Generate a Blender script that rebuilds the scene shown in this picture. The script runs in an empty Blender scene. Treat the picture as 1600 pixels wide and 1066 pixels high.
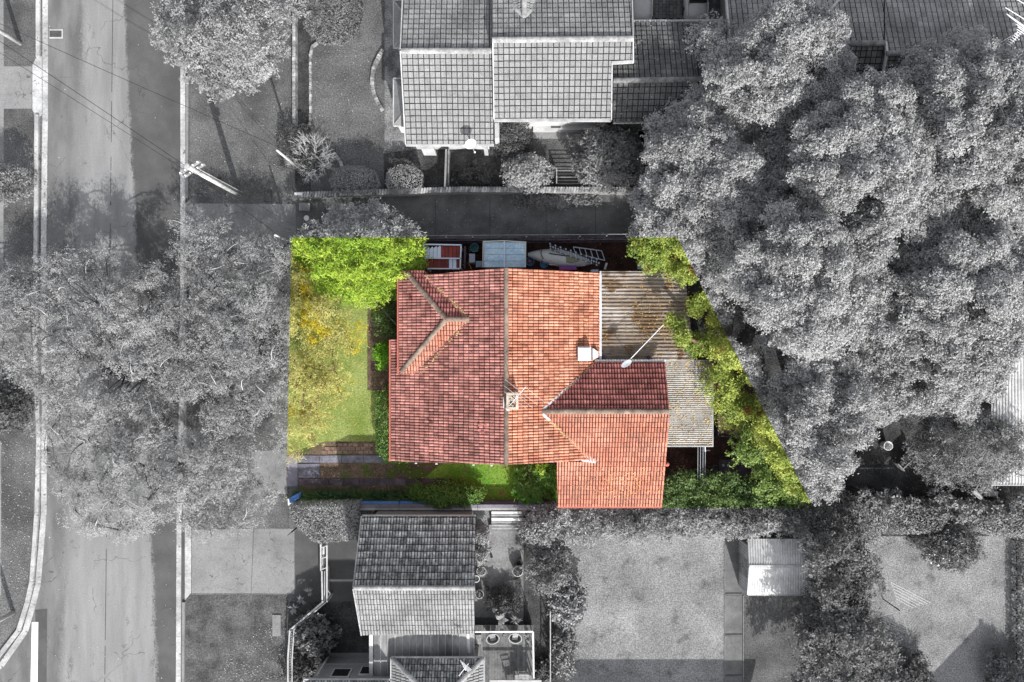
import bpy, bmesh, math, random
import numpy as np
from mathutils import Vector, Matrix

random.seed(7)
RNG = np.random.default_rng(11)
SC = bpy.context.scene
COL = SC.collection
R = math.radians
H = 42.7          # height of the drone above the ground, metres
S = 0.04          # metres on the ground per pixel of the 1600 px photograph

# ------------------------------------------------------------------ camera, sky, sun, exposure
cam_d = bpy.data.cameras.new('camera')
cam_d.sensor_width = 36.0
cam_d.lens = 36.0 * H / (1600 * S)
cam_d.clip_end = 2000
cam = bpy.data.objects.new('camera', cam_d)
cam.location = (0, 0, H)
cam.rotation_euler = (0, 0, 0)
COL.objects.link(cam)
SC.camera = cam

SUN_EL = 33.0                       # degrees
SUN_AZ = 17.0                       # shadows fall up the picture and this many degrees to its left
sun_dir = Vector((math.sin(R(SUN_AZ)) * math.cos(R(SUN_EL)), -math.cos(R(SUN_AZ)) * math.cos(R(SUN_EL)), math.sin(R(SUN_EL))))
w = bpy.data.worlds.new('World')
SC.world = w
w.use_nodes = True
wt = w.node_tree
wt.nodes.clear()
sky = wt.nodes.new('ShaderNodeTexSky')
sky.sky_type = 'NISHITA'
sky.sun_disc = False
sky.sun_elevation = R(SUN_EL)
sky.sun_rotation = math.atan2(sun_dir.x, sun_dir.y)
sky.air_density = 1.0
sky.dust_density = 2.0
bg = wt.nodes.new('ShaderNodeBackground')
bg.inputs[1].default_value = 0.125
wo = wt.nodes.new('ShaderNodeOutputWorld')
sat = wt.nodes.new('ShaderNodeHueSaturation')
sat.inputs['Saturation'].default_value = 0.25
wt.links.new(sky.outputs[0], sat.inputs['Color'])
wt.links.new(sat.outputs[0], bg.inputs[0])
wt.links.new(bg.outputs[0], wo.inputs[0])
sl = bpy.data.lights.new('sun', 'SUN')
sl.energy = 3.1
sl.angle = R(0.55)
sl.color = (1.0, 0.985, 0.965)
so = bpy.data.objects.new('sun', sl)
so.rotation_euler = sun_dir.to_track_quat('Z', 'Y').to_euler()
COL.objects.link(so)
SC.view_settings.view_transform = 'Standard'
SC.view_settings.look = 'None'
SC.view_settings.gamma = 1.0
SC.view_settings.exposure = 1.12
SC.view_settings.use_curve_mapping = False
SC.render.engine = 'CYCLES'
SC.cycles.max_bounces = 6
SC.cycles.diffuse_bounces = 3
SC.cycles.glossy_bounces = 2
SC.cycles.transmission_bounces = 3
SC.cycles.caustics_reflective = False
SC.cycles.caustics_refractive = False


# ------------------------------------------------------------------ helpers
def P(px, py, z=0.0):
    """point at height z that the survey grid (photo pixels at ground scale) gives"""
    k = S * (H - z) / H
    return Vector(((px - 800) * k, (533 - py) * k, z))


def obj_from_mesh(name, me, mat, parent=None):
    o = bpy.data.objects.new(name, me)
    COL.objects.link(o)
    if mat is not None:
        me.materials.clear()
        me.materials.append(mat)
    if parent is not None:
        adopt(o, parent)
    return o


def world_of(p):
    m = p.matrix_parent_inverse @ p.matrix_basis if p.parent else p.matrix_basis.copy()
    return world_of(p.parent) @ m if p.parent else m


def root_loc(p):
    return world_of(p).translation.copy()


def adopt(o, parent):
    o.parent = parent
    o.matrix_parent_inverse = Matrix.Translation(-root_loc(parent))


def tag(o, label, cat, group=None, kind=None):
    o['label'] = label
    o['category'] = cat
    if group:
        o['group'] = group
    if kind:
        o['kind'] = kind
    return o


def thing(name, label, cat, loc, group=None):
    o = bpy.data.objects.new(name, None)
    o.empty_display_size = 0.3
    COL.objects.link(o)
    o.location = Vector(loc)
    return tag(o, label, cat, group)


class MB:
    def __init__(self):
        self.v = []
        self.f = []

    def add(self, vs, fs):
        n = len(self.v)
        self.v.extend([tuple(q) for q in vs])
        self.f.extend([tuple(i + n for i in q) for q in fs])
        return self

    def prism(self, pts, z0, z1):
        """pts: xy list (any order), extruded from z0 to z1; z1 may be a list"""
        n = len(pts)
        a = sum(pts[i][0] * pts[(i + 1) % n][1] - pts[(i + 1) % n][0] * pts[i][1] for i in range(n))
        if a < 0:
            pts = pts[::-1]
        vs = [(q[0], q[1], z0) for q in pts] + [(q[0], q[1], z1) for q in pts]
        fs = [tuple(range(n - 1, -1, -1)), tuple(range(n, 2 * n))]
        for i in range(n):
            j = (i + 1) % n
            fs.append((i, j, n + j, n + i))
        return self.add(vs, fs)

    def slab(self, pts, t):
        """3D polygon thickened downwards by t"""
        n = len(pts)
        vs = [tuple(q) for q in pts] + [(q[0], q[1], q[2] - t) for q in pts]
        a = sum(pts[i][0] * pts[(i + 1) % n][1] - pts[(i + 1) % n][0] * pts[i][1] for i in range(n))
        top = tuple(range(n)) if a > 0 else tuple(range(n - 1, -1, -1))
        bot = tuple(i + n for i in top[::-1])
        fs = [top, bot]
        for i in range(n):
            j = (i + 1) % n
            fs.append((i, n + i, n + j, j) if a > 0 else (j, n + j, n + i, i))
        return self.add(vs, fs)

    def box(self, c, s, rz=0.0):
        x, y, z = s[0] / 2, s[1] / 2, s[2] / 2
        co, si = math.cos(rz), math.sin(rz)
        pts = [(c[0] + co * a - si * b, c[1] + si * a + co * b) for a, b in ((-x, -y), (x, -y), (x, y), (-x, y))]
        return self.prism(pts, c[2] - z, c[2] + z)

    def bar(self, a, b, wd, ht):
        """rectangular bar from a to b, width wd, height ht (a, b at mid height)"""
        a, b = Vector(a), Vector(b)
        d = (b - a).normalized()
        up = Vector((0, 0, 1)) if abs(d.z) < 0.95 else Vector((1, 0, 0))
        s = d.cross(up).normalized() * wd / 2
        u = s.cross(d).normalized() * ht / 2
        vs = [a - s - u, a + s - u, a + s + u, a - s + u, b - s - u, b + s - u, b + s + u, b - s + u]
        fs = [(3, 2, 1, 0), (4, 5, 6, 7), (0, 1, 5, 4), (1, 2, 6, 5), (2, 3, 7, 6), (3, 0, 4, 7)]
        return self.add(vs, fs)

    def tube(self, pts, rad, n=6, cap=True):
        pts = [Vector(q) for q in pts]
        m = len(pts)
        if not hasattr(rad, '__len__'):
            rad = [rad] * m
        vs, fs = [], []
        prev = None
        for i in range(m):
            d = (pts[min(i + 1, m - 1)] - pts[max(i - 1, 0)])
            if d.length < 1e-9:
                d = Vector((0, 0, 1))
            d.normalize()
            if prev is None:
                prev = d.orthogonal().normalized()
            s = (prev - d * prev.dot(d))
            if s.length < 1e-6:
                s = d.orthogonal()
            s.normalize()
            prev = s
            t = d.cross(s)
            for k in range(n):
                a = 2 * math.pi * k / n
                vs.append(pts[i] + (s * math.cos(a) + t * math.sin(a)) * rad[i])
        for i in range(m - 1):
            for k in range(n):
                k2 = (k + 1) % n
                fs.append((i * n + k, i * n + k2, (i + 1) * n + k2, (i + 1) * n + k))
        if cap:
            fs.append(tuple(range(n - 1, -1, -1)))
            fs.append(tuple((m - 1) * n + k for k in range(n)))
        return self.add(vs, fs)

    def lathe(self, c, prof, n=16, sx=1.0, sy=1.0, rz=0.0):
        """prof: list of (radius, z) from bottom to top"""
        vs, fs = [], []
        co, si = math.cos(rz), math.sin(rz)
        for r_, z_ in prof:
            for k in range(n):
                a = 2 * math.pi * k / n
                x, y = r_ * sx * math.cos(a), r_ * sy * math.sin(a)
                vs.append((c[0] + co * x - si * y, c[1] + si * x + co * y, c[2] + z_))
        for i in range(len(prof) - 1):
            for k in range(n):
                k2 = (k + 1) % n
                fs.append((i * n + k, i * n + k2, (i + 1) * n + k2, (i + 1) * n + k))
        fs.append(tuple(range(n - 1, -1, -1)))
        fs.append(tuple((len(prof) - 1) * n + k for k in range(n)))
        return self.add(vs, fs)

    def mesh(self, name, smooth=False):
        me = bpy.data.meshes.new(name)
        me.from_pydata(self.v, [], self.f)
        if smooth:
            me.polygons.foreach_set('use_smooth', [True] * len(me.polygons))
        me.update()
        return me

    def build(self, name, mat, parent=None, smooth=False, bevel=0.0):
        me = self.mesh(name, smooth)
        o = obj_from_mesh(name, me, mat, parent)
        if bevel:
            b = o.modifiers.new('bevel', 'BEVEL')
            b.width = bevel
            b.segments = 2
        return o


# ------------------------------------------------------------------ materials
def lin(c):
    if not hasattr(c, '__len__'):
        c = (c, c, c)
    return (c[0], c[1], c[2], 1.0)


class NT:
    def __init__(self, name):
        self.m = bpy.data.materials.new(name)
        self.m.use_nodes = True
        self.t = self.m.node_tree
        self.t.nodes.clear()
        self.out = self.n('ShaderNodeOutputMaterial')

    def n(self, typ, **kw):
        nd = self.t.nodes.new(typ)
        for k, v in kw.items():
            setattr(nd, k, v)
        return nd

    def l(self, a, b):
        self.t.links.new(a, b)

    def val(self, sock, v):
        if hasattr(v, 'is_output'):
            self.l(v, sock)
        else:
            sock.default_value = v

    def math(self, op, a, b=0.5, c=None, clamp=False):
        nd = self.n('ShaderNodeMath', operation=op, use_clamp=clamp)
        self.val(nd.inputs[0], a)
        self.val(nd.inputs[1], b)
        if c is not None:
            self.val(nd.inputs[2], c)
        return nd.outputs[0]

    def mix(self, f, a, b, mode='MIX'):
        nd = self.n('ShaderNodeMix', data_type='RGBA', blend_type=mode)
        self.val(nd.inputs[0], f)
        self.val(nd.inputs[6], a)
        self.val(nd.inputs[7], b)
        return nd.outputs[2]

    def noise(self, scale, detail=4.0, rough=0.55, vec=None, stretch=None):
        nd = self.n('ShaderNodeTexNoise')
        nd.inputs['Scale'].default_value = scale
        nd.inputs['Detail'].default_value = detail
        nd.inputs['Roughness'].default_value = rough
        v = vec if vec is not None else self.pos()
        if stretch:
            mp = self.n('ShaderNodeMapping')
            mp.inputs['Scale'].default_value = stretch
            self.l(v, mp.inputs[0])
            v = mp.outputs[0]
        self.l(v, nd.inputs['Vector'])
        return nd.outputs[0]

    def pos(self):
        if not hasattr(self, '_geo'):
            self._geo = self.n('ShaderNodeNewGeometry')
        return self._geo.outputs['Position']

    def island(self):
        self.pos()
        oi = self.n('ShaderNodeObjectInfo')
        return self.math('FRACT', self.math('ADD', self._geo.outputs['Random Per Island'], oi.outputs['Random']), 0)

    def rng(self, v, a, b, c=0.0, d=1.0, smooth=False):
        nd = self.n('ShaderNodeMapRange')
        if smooth:
            nd.interpolation_type = 'SMOOTHSTEP'
        self.val(nd.inputs[0], v)
        nd.inputs[1].default_value = a
        nd.inputs[2].default_value = b
        nd.inputs[3].default_value = c
        nd.inputs[4].default_value = d
        return nd.outputs[0]

    def plane_test(self, n, d):
        vm = self.n('ShaderNodeVectorMath', operation='DOT_PRODUCT')
        self.l(self.pos(), vm.inputs[0])
        vm.inputs[1].default_value = n
        return self.math('GREATER_THAN', vm.outputs['Value'], d)

    def zone(self):
        """1 inside the parcel that is in colour, 0 outside: four slanted planes in the place"""
        f = None
        for n, d in ZONE:
            t = self.plane_test(n, d)
            f = t if f is None else self.math('MULTIPLY', f, t)
        return f


def zone_planes():
    pts = [(455, 371), (1058, 371), (1271, 794), (447, 794)]
    out = []
    for i in range(4):
        a = P(*pts[i])
        b = P(*pts[(i + 1) % 4])
        d = (b - a)
        n = Vector((d.y, -d.x, 0)).normalized()      # inward for this clockwise order
        c = n.dot(a)
        out.append(((n.x, n.y, c / H), c))           # leans inwards with height
    return out


ZONE = zone_planes()


def mat(name, c1, c2=None, sc=1.2, lo=0.38, hi=0.62, fine=0.25, fsc=14.0, rough=0.85, spec=0.25, bump=0.0, bsc=25.0,
        zone=None, isl=0.0, metal=0.0, stretch=None, attr=None, speck=None, trans=0.0, hue=None, tuft=False, stain=0.0, crack=0.0):
    """c1/c2: base colours mixed by noise; zone=(g1,g2): the greys outside the coloured parcel; speck=(colour, amount, scale)"""
    t = NT(name)
    c2 = c1 if c2 is None else c2
    if attr:
        a = t.n('ShaderNodeAttribute', attribute_name=attr)
        f = a.outputs['Fac']
        if sc:
            f2 = t.rng(t.noise(sc, 3.0), lo, hi)
            f = t.math('ADD', t.math('MULTIPLY', f, 0.6), t.math('MULTIPLY', f2, 0.4))
    else:
        f = t.rng(t.noise(sc, 5.0, 0.6, stretch=stretch), lo, hi)
    col = t.mix(f, lin(c1), lin(c2))
    if hue:
        col = t.mix(t.rng(t.noise(hue[1], 3.0), hue[2], hue[2] + 0.06), col, lin(hue[0]))
    if zone:
        g = t.mix(f, lin(zone[0]), lin(zone[1]))
        col = t.mix(t.zone(), g, col)
    if stain:
        sf = t.rng(t.noise(0.45, 7.0, 0.65), 0.42, 0.68, 1.0, 1.0 - stain)
        sg = t.rng(t.noise(3.2, 4.0, 0.6), 0.52, 0.70, 1.0, 1.0 - stain * 0.8)
        col = t.mix(1.0, t.mix(1.0, col, sf, 'MULTIPLY'), sg, 'MULTIPLY')
    if crack:
        vo = t.n('ShaderNodeTexVoronoi', feature='DISTANCE_TO_EDGE')
        wv = t.n('ShaderNodeVectorMath', operation='ADD')
        nz = t.n('ShaderNodeTexNoise')
        nz.inputs['Scale'].default_value = 1.5
        t.l(t.pos(), nz.inputs['Vector'])
        t.l(t.pos(), wv.inputs[0])
        t.l(nz.outputs['Color'], wv.inputs[1])
        t.l(wv.outputs[0], vo.inputs['Vector'])
        vo.inputs['Scale'].default_value = crack
        ck = t.math('MULTIPLY', t.math('LESS_THAN', vo.outputs['Distance'], 0.012 * crack), t.math('GREATER_THAN', t.noise(0.5, 2.0), 0.5))
        col = t.mix(t.math('MULTIPLY', ck, 0.6), col, lin(0.05))
    if tuft:
        tf = t.rng(t.noise(0.9, 2.0), 0.60, 0.72, 0.0, 0.55)
        col = t.mix(tf, col, lin(0.06))
    if fine:
        ff = t.rng(t.noise(fsc, 6.0, 0.7, stretch=stretch), 0.3, 0.7, 1 - fine, 1 + fine)
        col = t.mix(1.0, col, ff, 'MULTIPLY')
    if isl:
        ii = t.rng(t.island(), 0, 1, 1 - isl, 1 + isl)
        col = t.mix(1.0, col, ii, 'MULTIPLY')
    if speck:
        sp = t.math('GREATER_THAN', t.noise(speck[2], 2.0), speck[1])
        col = t.mix(sp, col, lin(speck[0]))
    b = t.n('ShaderNodeBsdfPrincipled')
    t.val(b.inputs['Base Color'], col)
    b.inputs['Roughness'].default_value = rough
    b.inputs['Specular IOR Level'].default_value = spec
    b.inputs['Metallic'].default_value = metal
    if bump:
        bp = t.n('ShaderNodeBump')
        bp.inputs['Strength'].default_value = 1.0
        bp.inputs['Distance'].default_value = bump
        t.l(t.noise(bsc, 6.0, 0.7), bp.inputs['Height'])
        t.l(bp.outputs[0], b.inputs['Normal'])
    if trans:
        tr = t.n('ShaderNodeBsdfTranslucent')
        t.val(tr.inputs[0], col)
        mx = t.n('ShaderNodeMixShader')
        mx.inputs[0].default_value = trans
        t.l(b.outputs[0], mx.inputs[1])
        t.l(tr.outputs[0], mx.inputs[2])
        t.l(mx.outputs[0], t.out.inputs[0])
    else:
        t.l(b.outputs[0], t.out.inputs[0])
    return t.m


def leafmat(name, c1, c2, g1=None, g2=None, sc=0.5, trans=0.12, hue=None, rough=0.55):
    return mat(name, c1, c2, sc=sc, fine=0.0, rough=rough, spec=0.3, attr='v', zone=(g1, g2) if g1 is not None else None,
               trans=trans, hue=hue)


M = {}
# ground covers
M['grass_grey'] = mat('grass_grey', 0.085, 0.16, sc=0.45, fine=0.75, fsc=12, bump=0.06, bsc=18, tuft=True, stain=.2)
M['verge'] = mat('verge', 0.07, 0.15, sc=0.33, fine=0.7, fsc=12, bump=0.06, bsc=18, stain=.2)
M['verge_speck'] = mat('verge_speck', 0.045, 0.105, sc=0.8, fine=0.7, fsc=8, bump=0.05, bsc=10, speck=(0.22, 0.70, 17.0))
M['lawn_pale'] = mat('lawn_pale', 0.17, 0.32, sc=0.3, lo=.3, hi=.7, fine=0.75, fsc=12, bump=0.06, bsc=18, tuft=True, stain=.22)
M['lawn_green'] = mat('lawn_green', (0.15, 0.20, 0.04), (0.25, 0.29, 0.09), sc=0.5, fine=0.5, fsc=9, bump=0.04, bsc=12, zone=(0.1, 0.16))
M['lawn_strip'] = mat('lawn_strip', (0.07, 0.18, 0.012), (0.14, 0.24, 0.03), sc=0.7, fine=0.5, fsc=8, bump=0.05, bsc=10,
                      hue=((0.11, 0.075, 0.045), 0.45, 0.55))
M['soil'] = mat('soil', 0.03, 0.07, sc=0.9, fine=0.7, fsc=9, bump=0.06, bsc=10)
M['soil_brown'] = mat('soil_brown', (0.07, 0.05, 0.036), (0.15, 0.105, 0.07), sc=0.9, fine=0.5, fsc=9, bump=0.05, bsc=12,
                      hue=((0.06, 0.09, 0.015), 0.8, 0.56))
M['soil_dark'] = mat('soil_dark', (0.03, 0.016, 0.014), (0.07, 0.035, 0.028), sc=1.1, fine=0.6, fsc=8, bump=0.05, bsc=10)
M['cover'] = mat('cover', 0.05, 0.12, sc=2.2, fine=0.85, fsc=8, bump=0.08, bsc=8)
M['pebble'] = mat('pebble', 0.10, 0.24, sc=1.0, fine=0.7, fsc=11, bump=0.05, bsc=14)
M['concrete'] = mat('concrete', 0.16, 0.27, stain=.25, crack=.28, sc=0.45, fine=0.25, fsc=12, speck=(0.1, 0.70, 2.2))
M['concrete_zone'] = mat('concrete_zone', (0.15, 0.14, 0.17), (0.22, 0.21, 0.25), sc=0.6, fine=0.25, fsc=10, zone=(0.26, 0.36))
M['kerb'] = mat('kerb', 0.28, 0.46, sc=0.7, fine=0.3, fsc=8, speck=(0.16, 0.68, 3.0))
M['asphalt_lane'] = mat('asphalt_lane', 0.07, 0.13, sc=0.6, fine=0.3, fsc=12)
M['asphalt_dark'] = mat('asphalt_dark', 0.06, 0.085, sc=0.6, fine=0.25, fsc=14)
M['paver'] = mat('paver', 0.07, 0.12, sc=1.4, fine=0.3, fsc=10, isl=0.25)
M['paver_joint'] = mat('paver_joint', 0.03, 0.05)
M['courtyard'] = mat('courtyard', 0.11, 0.23, sc=0.5, fine=0.3, fsc=8, isl=0.2)
M['brick_grey'] = mat('brick_grey', 0.17, 0.36, sc=3, fine=0.3, fsc=9, isl=0.35)
M['brick_brown'] = mat('brick_brown', (0.13, 0.085, 0.065), (0.21, 0.145, 0.11), sc=3, fine=0.3, fsc=9, isl=0.35)
M['brick_dark'] = mat('brick_dark', (0.05, 0.038, 0.046), (0.10, 0.08, 0.095), sc=1.5, fine=0.35, fsc=9, isl=0.3)
M['bluestone'] = mat('bluestone', (0.10, 0.095, 0.12), (0.18, 0.175, 0.21), sc=1.2, fine=0.35, fsc=9, isl=0.2)
M['paint_white'] = mat('paint_white', 0.62, 0.74, fine=0.1, fsc=8)
M['gutter'] = mat('gutter', 0.36, 0.48, fine=0.15, fsc=6, rough=0.5)
M['gutter_grey'] = mat('gutter_grey', 0.3, 0.42, fine=0.2, fsc=6, rough=0.6)
# roofs
M['tile_red_dim'] = mat('tile_red_dim', (0.29, 0.122, 0.102), (0.45, 0.205, 0.175), stain=.42, speck=((0.42, 0.34, 0.25), 0.76, 8.0), sc=1.3, fine=0.22, fsc=16, isl=0.34, rough=0.7, bump=0.006, bsc=60,
                    hue=((0.16, 0.05, 0.04), 1.0, 0.66))  # red tiles darkened: the left slope's weaker sunlight is painted in
M['tile_orange_lit'] = mat('tile_orange_lit', (0.47, 0.175, 0.105), (0.62, 0.28, 0.185), stain=.38, speck=((0.5, 0.38, 0.22), 0.76, 9.0), sc=1.3, fine=0.22, fsc=16, isl=0.32, rough=0.7, bump=0.006, bsc=60)  # same tiles in a brighter copy, sunlight on the right slope painted in
M['tile_pink_lit'] = mat('tile_pink_lit', (0.46, 0.175, 0.115), (0.58, 0.26, 0.18), stain=.35, speck=((0.5, 0.38, 0.22), 0.74, 7.0), sc=0.9, fine=0.3, fsc=14, isl=0.2, rough=0.7, bump=0.006, bsc=60)  # same tiles in a light copy for slopes facing the sun
M['tile_maroon_shaded'] = mat('tile_maroon_shaded', (0.26, 0.09, 0.08), (0.38, 0.145, 0.13), stain=.35, sc=1.3, fine=0.25, fsc=16, isl=0.3, rough=0.65, bump=0.006, bsc=60)  # same tiles, shade painted in for slopes turned from the sun; also odd tiles
M['tile_light'] = mat('tile_light', 0.21, 0.30, stain=.25, sc=0.45, fine=0.28, fsc=14, isl=0.1, rough=0.7)
M['tile_mid'] = mat('tile_mid', 0.18, 0.27, stain=.3, sc=0.7, fine=0.3, fsc=14, isl=0.12, rough=0.7)
M['tile_shaded'] = mat('tile_shaded', 0.09, 0.15, stain=.3, sc=0.7, fine=0.35, fsc=14, isl=0.15, rough=0.7)  # tree shade over these roofs is painted into the darker tiles
M['tile_mottled'] = mat('tile_mottled', 0.13, 0.30, sc=4, fine=0.4, fsc=12, isl=0.45, rough=0.8)
M['roof_deck'] = mat('roof_deck', 0.03)
M['roof_deck_red'] = mat('roof_deck_red', (0.03, 0.010, 0.009))
M['cap_grey'] = mat('cap_grey', 0.22, 0.32, sc=2, fine=0.25, fsc=8, isl=0.15)
M['cap_dark'] = mat('cap_dark', 0.13, 0.2, sc=2, fine=0.25, fsc=8, isl=0.2)
M['cap_brown'] = mat('cap_brown', (0.13, 0.095, 0.075), (0.23, 0.175, 0.14), sc=2, fine=0.3, fsc=9, isl=0.2)
M['lead'] = mat('lead', (0.42, 0.42, 0.44), (0.6, 0.6, 0.62), fine=0.2, rough=0.5)
M['moss'] = mat('moss', (0.3, 0.22, 0.08), (0.42, 0.34, 0.16), sc=6, fine=0.4)
M['sheet_old'] = mat('sheet_old', (0.21, 0.165, 0.13), (0.40, 0.36, 0.335), sc=0.5, fine=0.45, fsc=6, rough=0.6,
                     stretch=(0.35, 1.6, 1), hue=((0.16, 0.105, 0.065), 0.6, 0.53), stain=.2)
M['sheet_grey'] = mat('sheet_grey', (0.24, 0.225, 0.205), (0.36, 0.34, 0.315), sc=1.1, fine=0.3, fsc=8, rough=0.6)
M['sheet_white'] = mat('sheet_white', 0.42, 0.60, sc=0.7, fine=0.2, fsc=5, rough=0.5)
M['sheet_mid'] = mat('sheet_mid', 0.12, 0.27, sc=0.8, fine=0.25, fsc=6, rough=0.55, stretch=(1.5, 0.4, 1))
M['brick_wall_red'] = mat('brick_wall_red', (0.2, 0.08, 0.06), (0.28, 0.12, 0.09), sc=3, fine=0.3)
# plant matter; first colours, then the greys they take outside the coloured parcel
M['bark_dark'] = mat('bark_dark', 0.035, 0.075, sc=3, fine=0.4)
M['bark_pale'] = mat('bark_pale', 0.28, 0.46, sc=2, fine=0.3)
M['bark_zone'] = mat('bark_zone', (0.09, 0.06, 0.035), (0.15, 0.10, 0.06), sc=3, fine=0.3, zone=(0.04, 0.08))
M['leaf_big'] = leafmat('leaf_big', (0.06, 0.13, 0.015), (0.48, 0.52, 0.10), 0.24, 0.38, sc=0.28, hue=((0.28, 0.13, 0.035), 0.9, 0.63))
M['leaf_street'] = leafmat('leaf_street', (0.38, 0.35, 0.08), (0.58, 0.55, 0.22), 0.23, 0.46, sc=0.35, trans=.3, hue=((0.56, 0.45, 0.02), 0.32, 0.52))
M['leaf_lime'] = leafmat('leaf_lime', (0.10, 0.22, 0.008), (0.46, 0.58, 0.07), 0.15, 0.44, sc=0.6)
M['leaf_hedge'] = leafmat('leaf_hedge', (0.03, 0.09, 0.01), (0.15, 0.25, 0.05), 0.05, 0.20, sc=0.6)
M['leaf_deep'] = leafmat('leaf_deep', (0.022, 0.06, 0.016), (0.15, 0.22, 0.06), 0.06, 0.20, sc=0.6)
M['leaf_soft'] = leafmat('leaf_soft', (0.10, 0.16, 0.03), (0.26, 0.36, 0.09), 0.12, 0.34, sc=0.6)
M['leaf_fresh'] = leafmat('leaf_fresh', (0.07, 0.24, 0.006), (0.20, 0.42, 0.02), 0.1, 0.3, sc=0.6)
M['leaf_grey'] = leafmat('leaf_grey', 0.15, 0.38, sc=0.5)
M['leaf_midgrey'] = leafmat('leaf_midgrey', 0.06, 0.30, sc=0.5)
M['leaf_darkgrey'] = leafmat('leaf_darkgrey', 0.03, 0.14, sc=0.5)
M['leaf_column'] = leafmat('leaf_column', 0.025, 0.22, sc=0.5)
M['litter_grey'] = mat('litter_grey', 0.22, 0.42, sc=4, fine=0.3, isl=0.4)
M['leaf_shiny'] = leafmat('leaf_shiny', 0.03, 0.22, sc=0.0, rough=0.3)
# sundry
M['timber_grey'] = mat('timber_grey', 0.16, 0.26, sc=2, fine=0.3, fsc=8, isl=0.15)
M['timber_pole'] = mat('timber_pole', 0.33, 0.5, sc=1.5, fine=0.2, fsc=8)
M['timber_dark'] = mat('timber_dark', (0.06, 0.045, 0.06), (0.11, 0.09, 0.12), sc=2, fine=0.3, isl=0.3)
M['deck'] = mat('deck', 0.10, 0.16, sc=1.2, fine=0.3, fsc=6, isl=0.2, speck=(0.045, 0.7, 1.6))
M['metal_grey'] = mat('metal_grey', (0.26, 0.27, 0.29), rough=0.5, fine=0.1)
M['steel_white'] = mat('steel_white', (0.68, 0.68, 0.7), fine=0.08, rough=0.4)
M['black'] = mat('black', 0.012, fine=0.0, rough=0.5)
M['wire'] = mat('wire', 0.02, fine=0.0, rough=0.6)
M['glass'] = mat('glass', 0.02, fine=0.0, rough=0.08, spec=0.6)
M['car_light'] = mat('car_light', 0.42, fine=0.05, rough=0.3, spec=0.5)
M['car_grey'] = mat('car_grey', 0.36, fine=0.05, rough=0.3, spec=0.5)
M['wall_pale'] = mat('wall_pale', 0.34, 0.48, sc=0.8, fine=0.15)
M['blue_panel'] = mat('blue_panel', (0.38, 0.54, 0.68), (0.48, 0.64, 0.76), sc=1.4, fine=0.25, fsc=7, isl=0.08)
M['blue_plastic'] = mat('blue_plastic', (0.05, 0.16, 0.34), fine=0.1, rough=0.4)
M['teal'] = mat('teal', (0.12, 0.33, 0.36), fine=0.15, rough=0.5)
M['blue_wall'] = mat('blue_wall', (0.07, 0.17, 0.42), (0.12, 0.24, 0.52), fine=0.2)
M['maroon'] = mat('maroon', (0.15, 0.032, 0.03), (0.22, 0.05, 0.045), fine=0.25, isl=0.15)
M['panel_white'] = mat('panel_white', (0.55, 0.62, 0.74), fine=0.12)
M['cream'] = mat('cream', (0.60, 0.58, 0.52), fine=0.15)
M['hull'] = mat('hull', (0.68, 0.74, 0.74), (0.8, 0.82, 0.8), sc=1.2, fine=0.2)
M['canvas'] = mat('canvas', (0.28, 0.31, 0.22), fine=0.25)
M['purple'] = mat('purple', (0.22, 0.09, 0.30), fine=0.2)
M['terracotta'] = mat('terracotta', (0.40, 0.12, 0.09), fine=0.2)
M['litter'] = mat('litter', (0.45, 0.25, 0.05), (0.60, 0.42, 0.12), sc=4, fine=0.3, isl=0.4)
M['pot_pale'] = mat('pot_pale', 0.36, 0.5, fine=0.2)
M['pot_dark'] = mat('pot_dark', 0.05, 0.09, fine=0.2)
M['chimney'] = mat('chimney', (0.36, 0.31, 0.24), (0.52, 0.46, 0.38), sc=3, fine=0.35)
M['rubble_brick'] = mat('rubble_brick', (0.4, 0.16, 0.12), (0.55, 0.5, 0.4), sc=9, fine=0.4)


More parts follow.
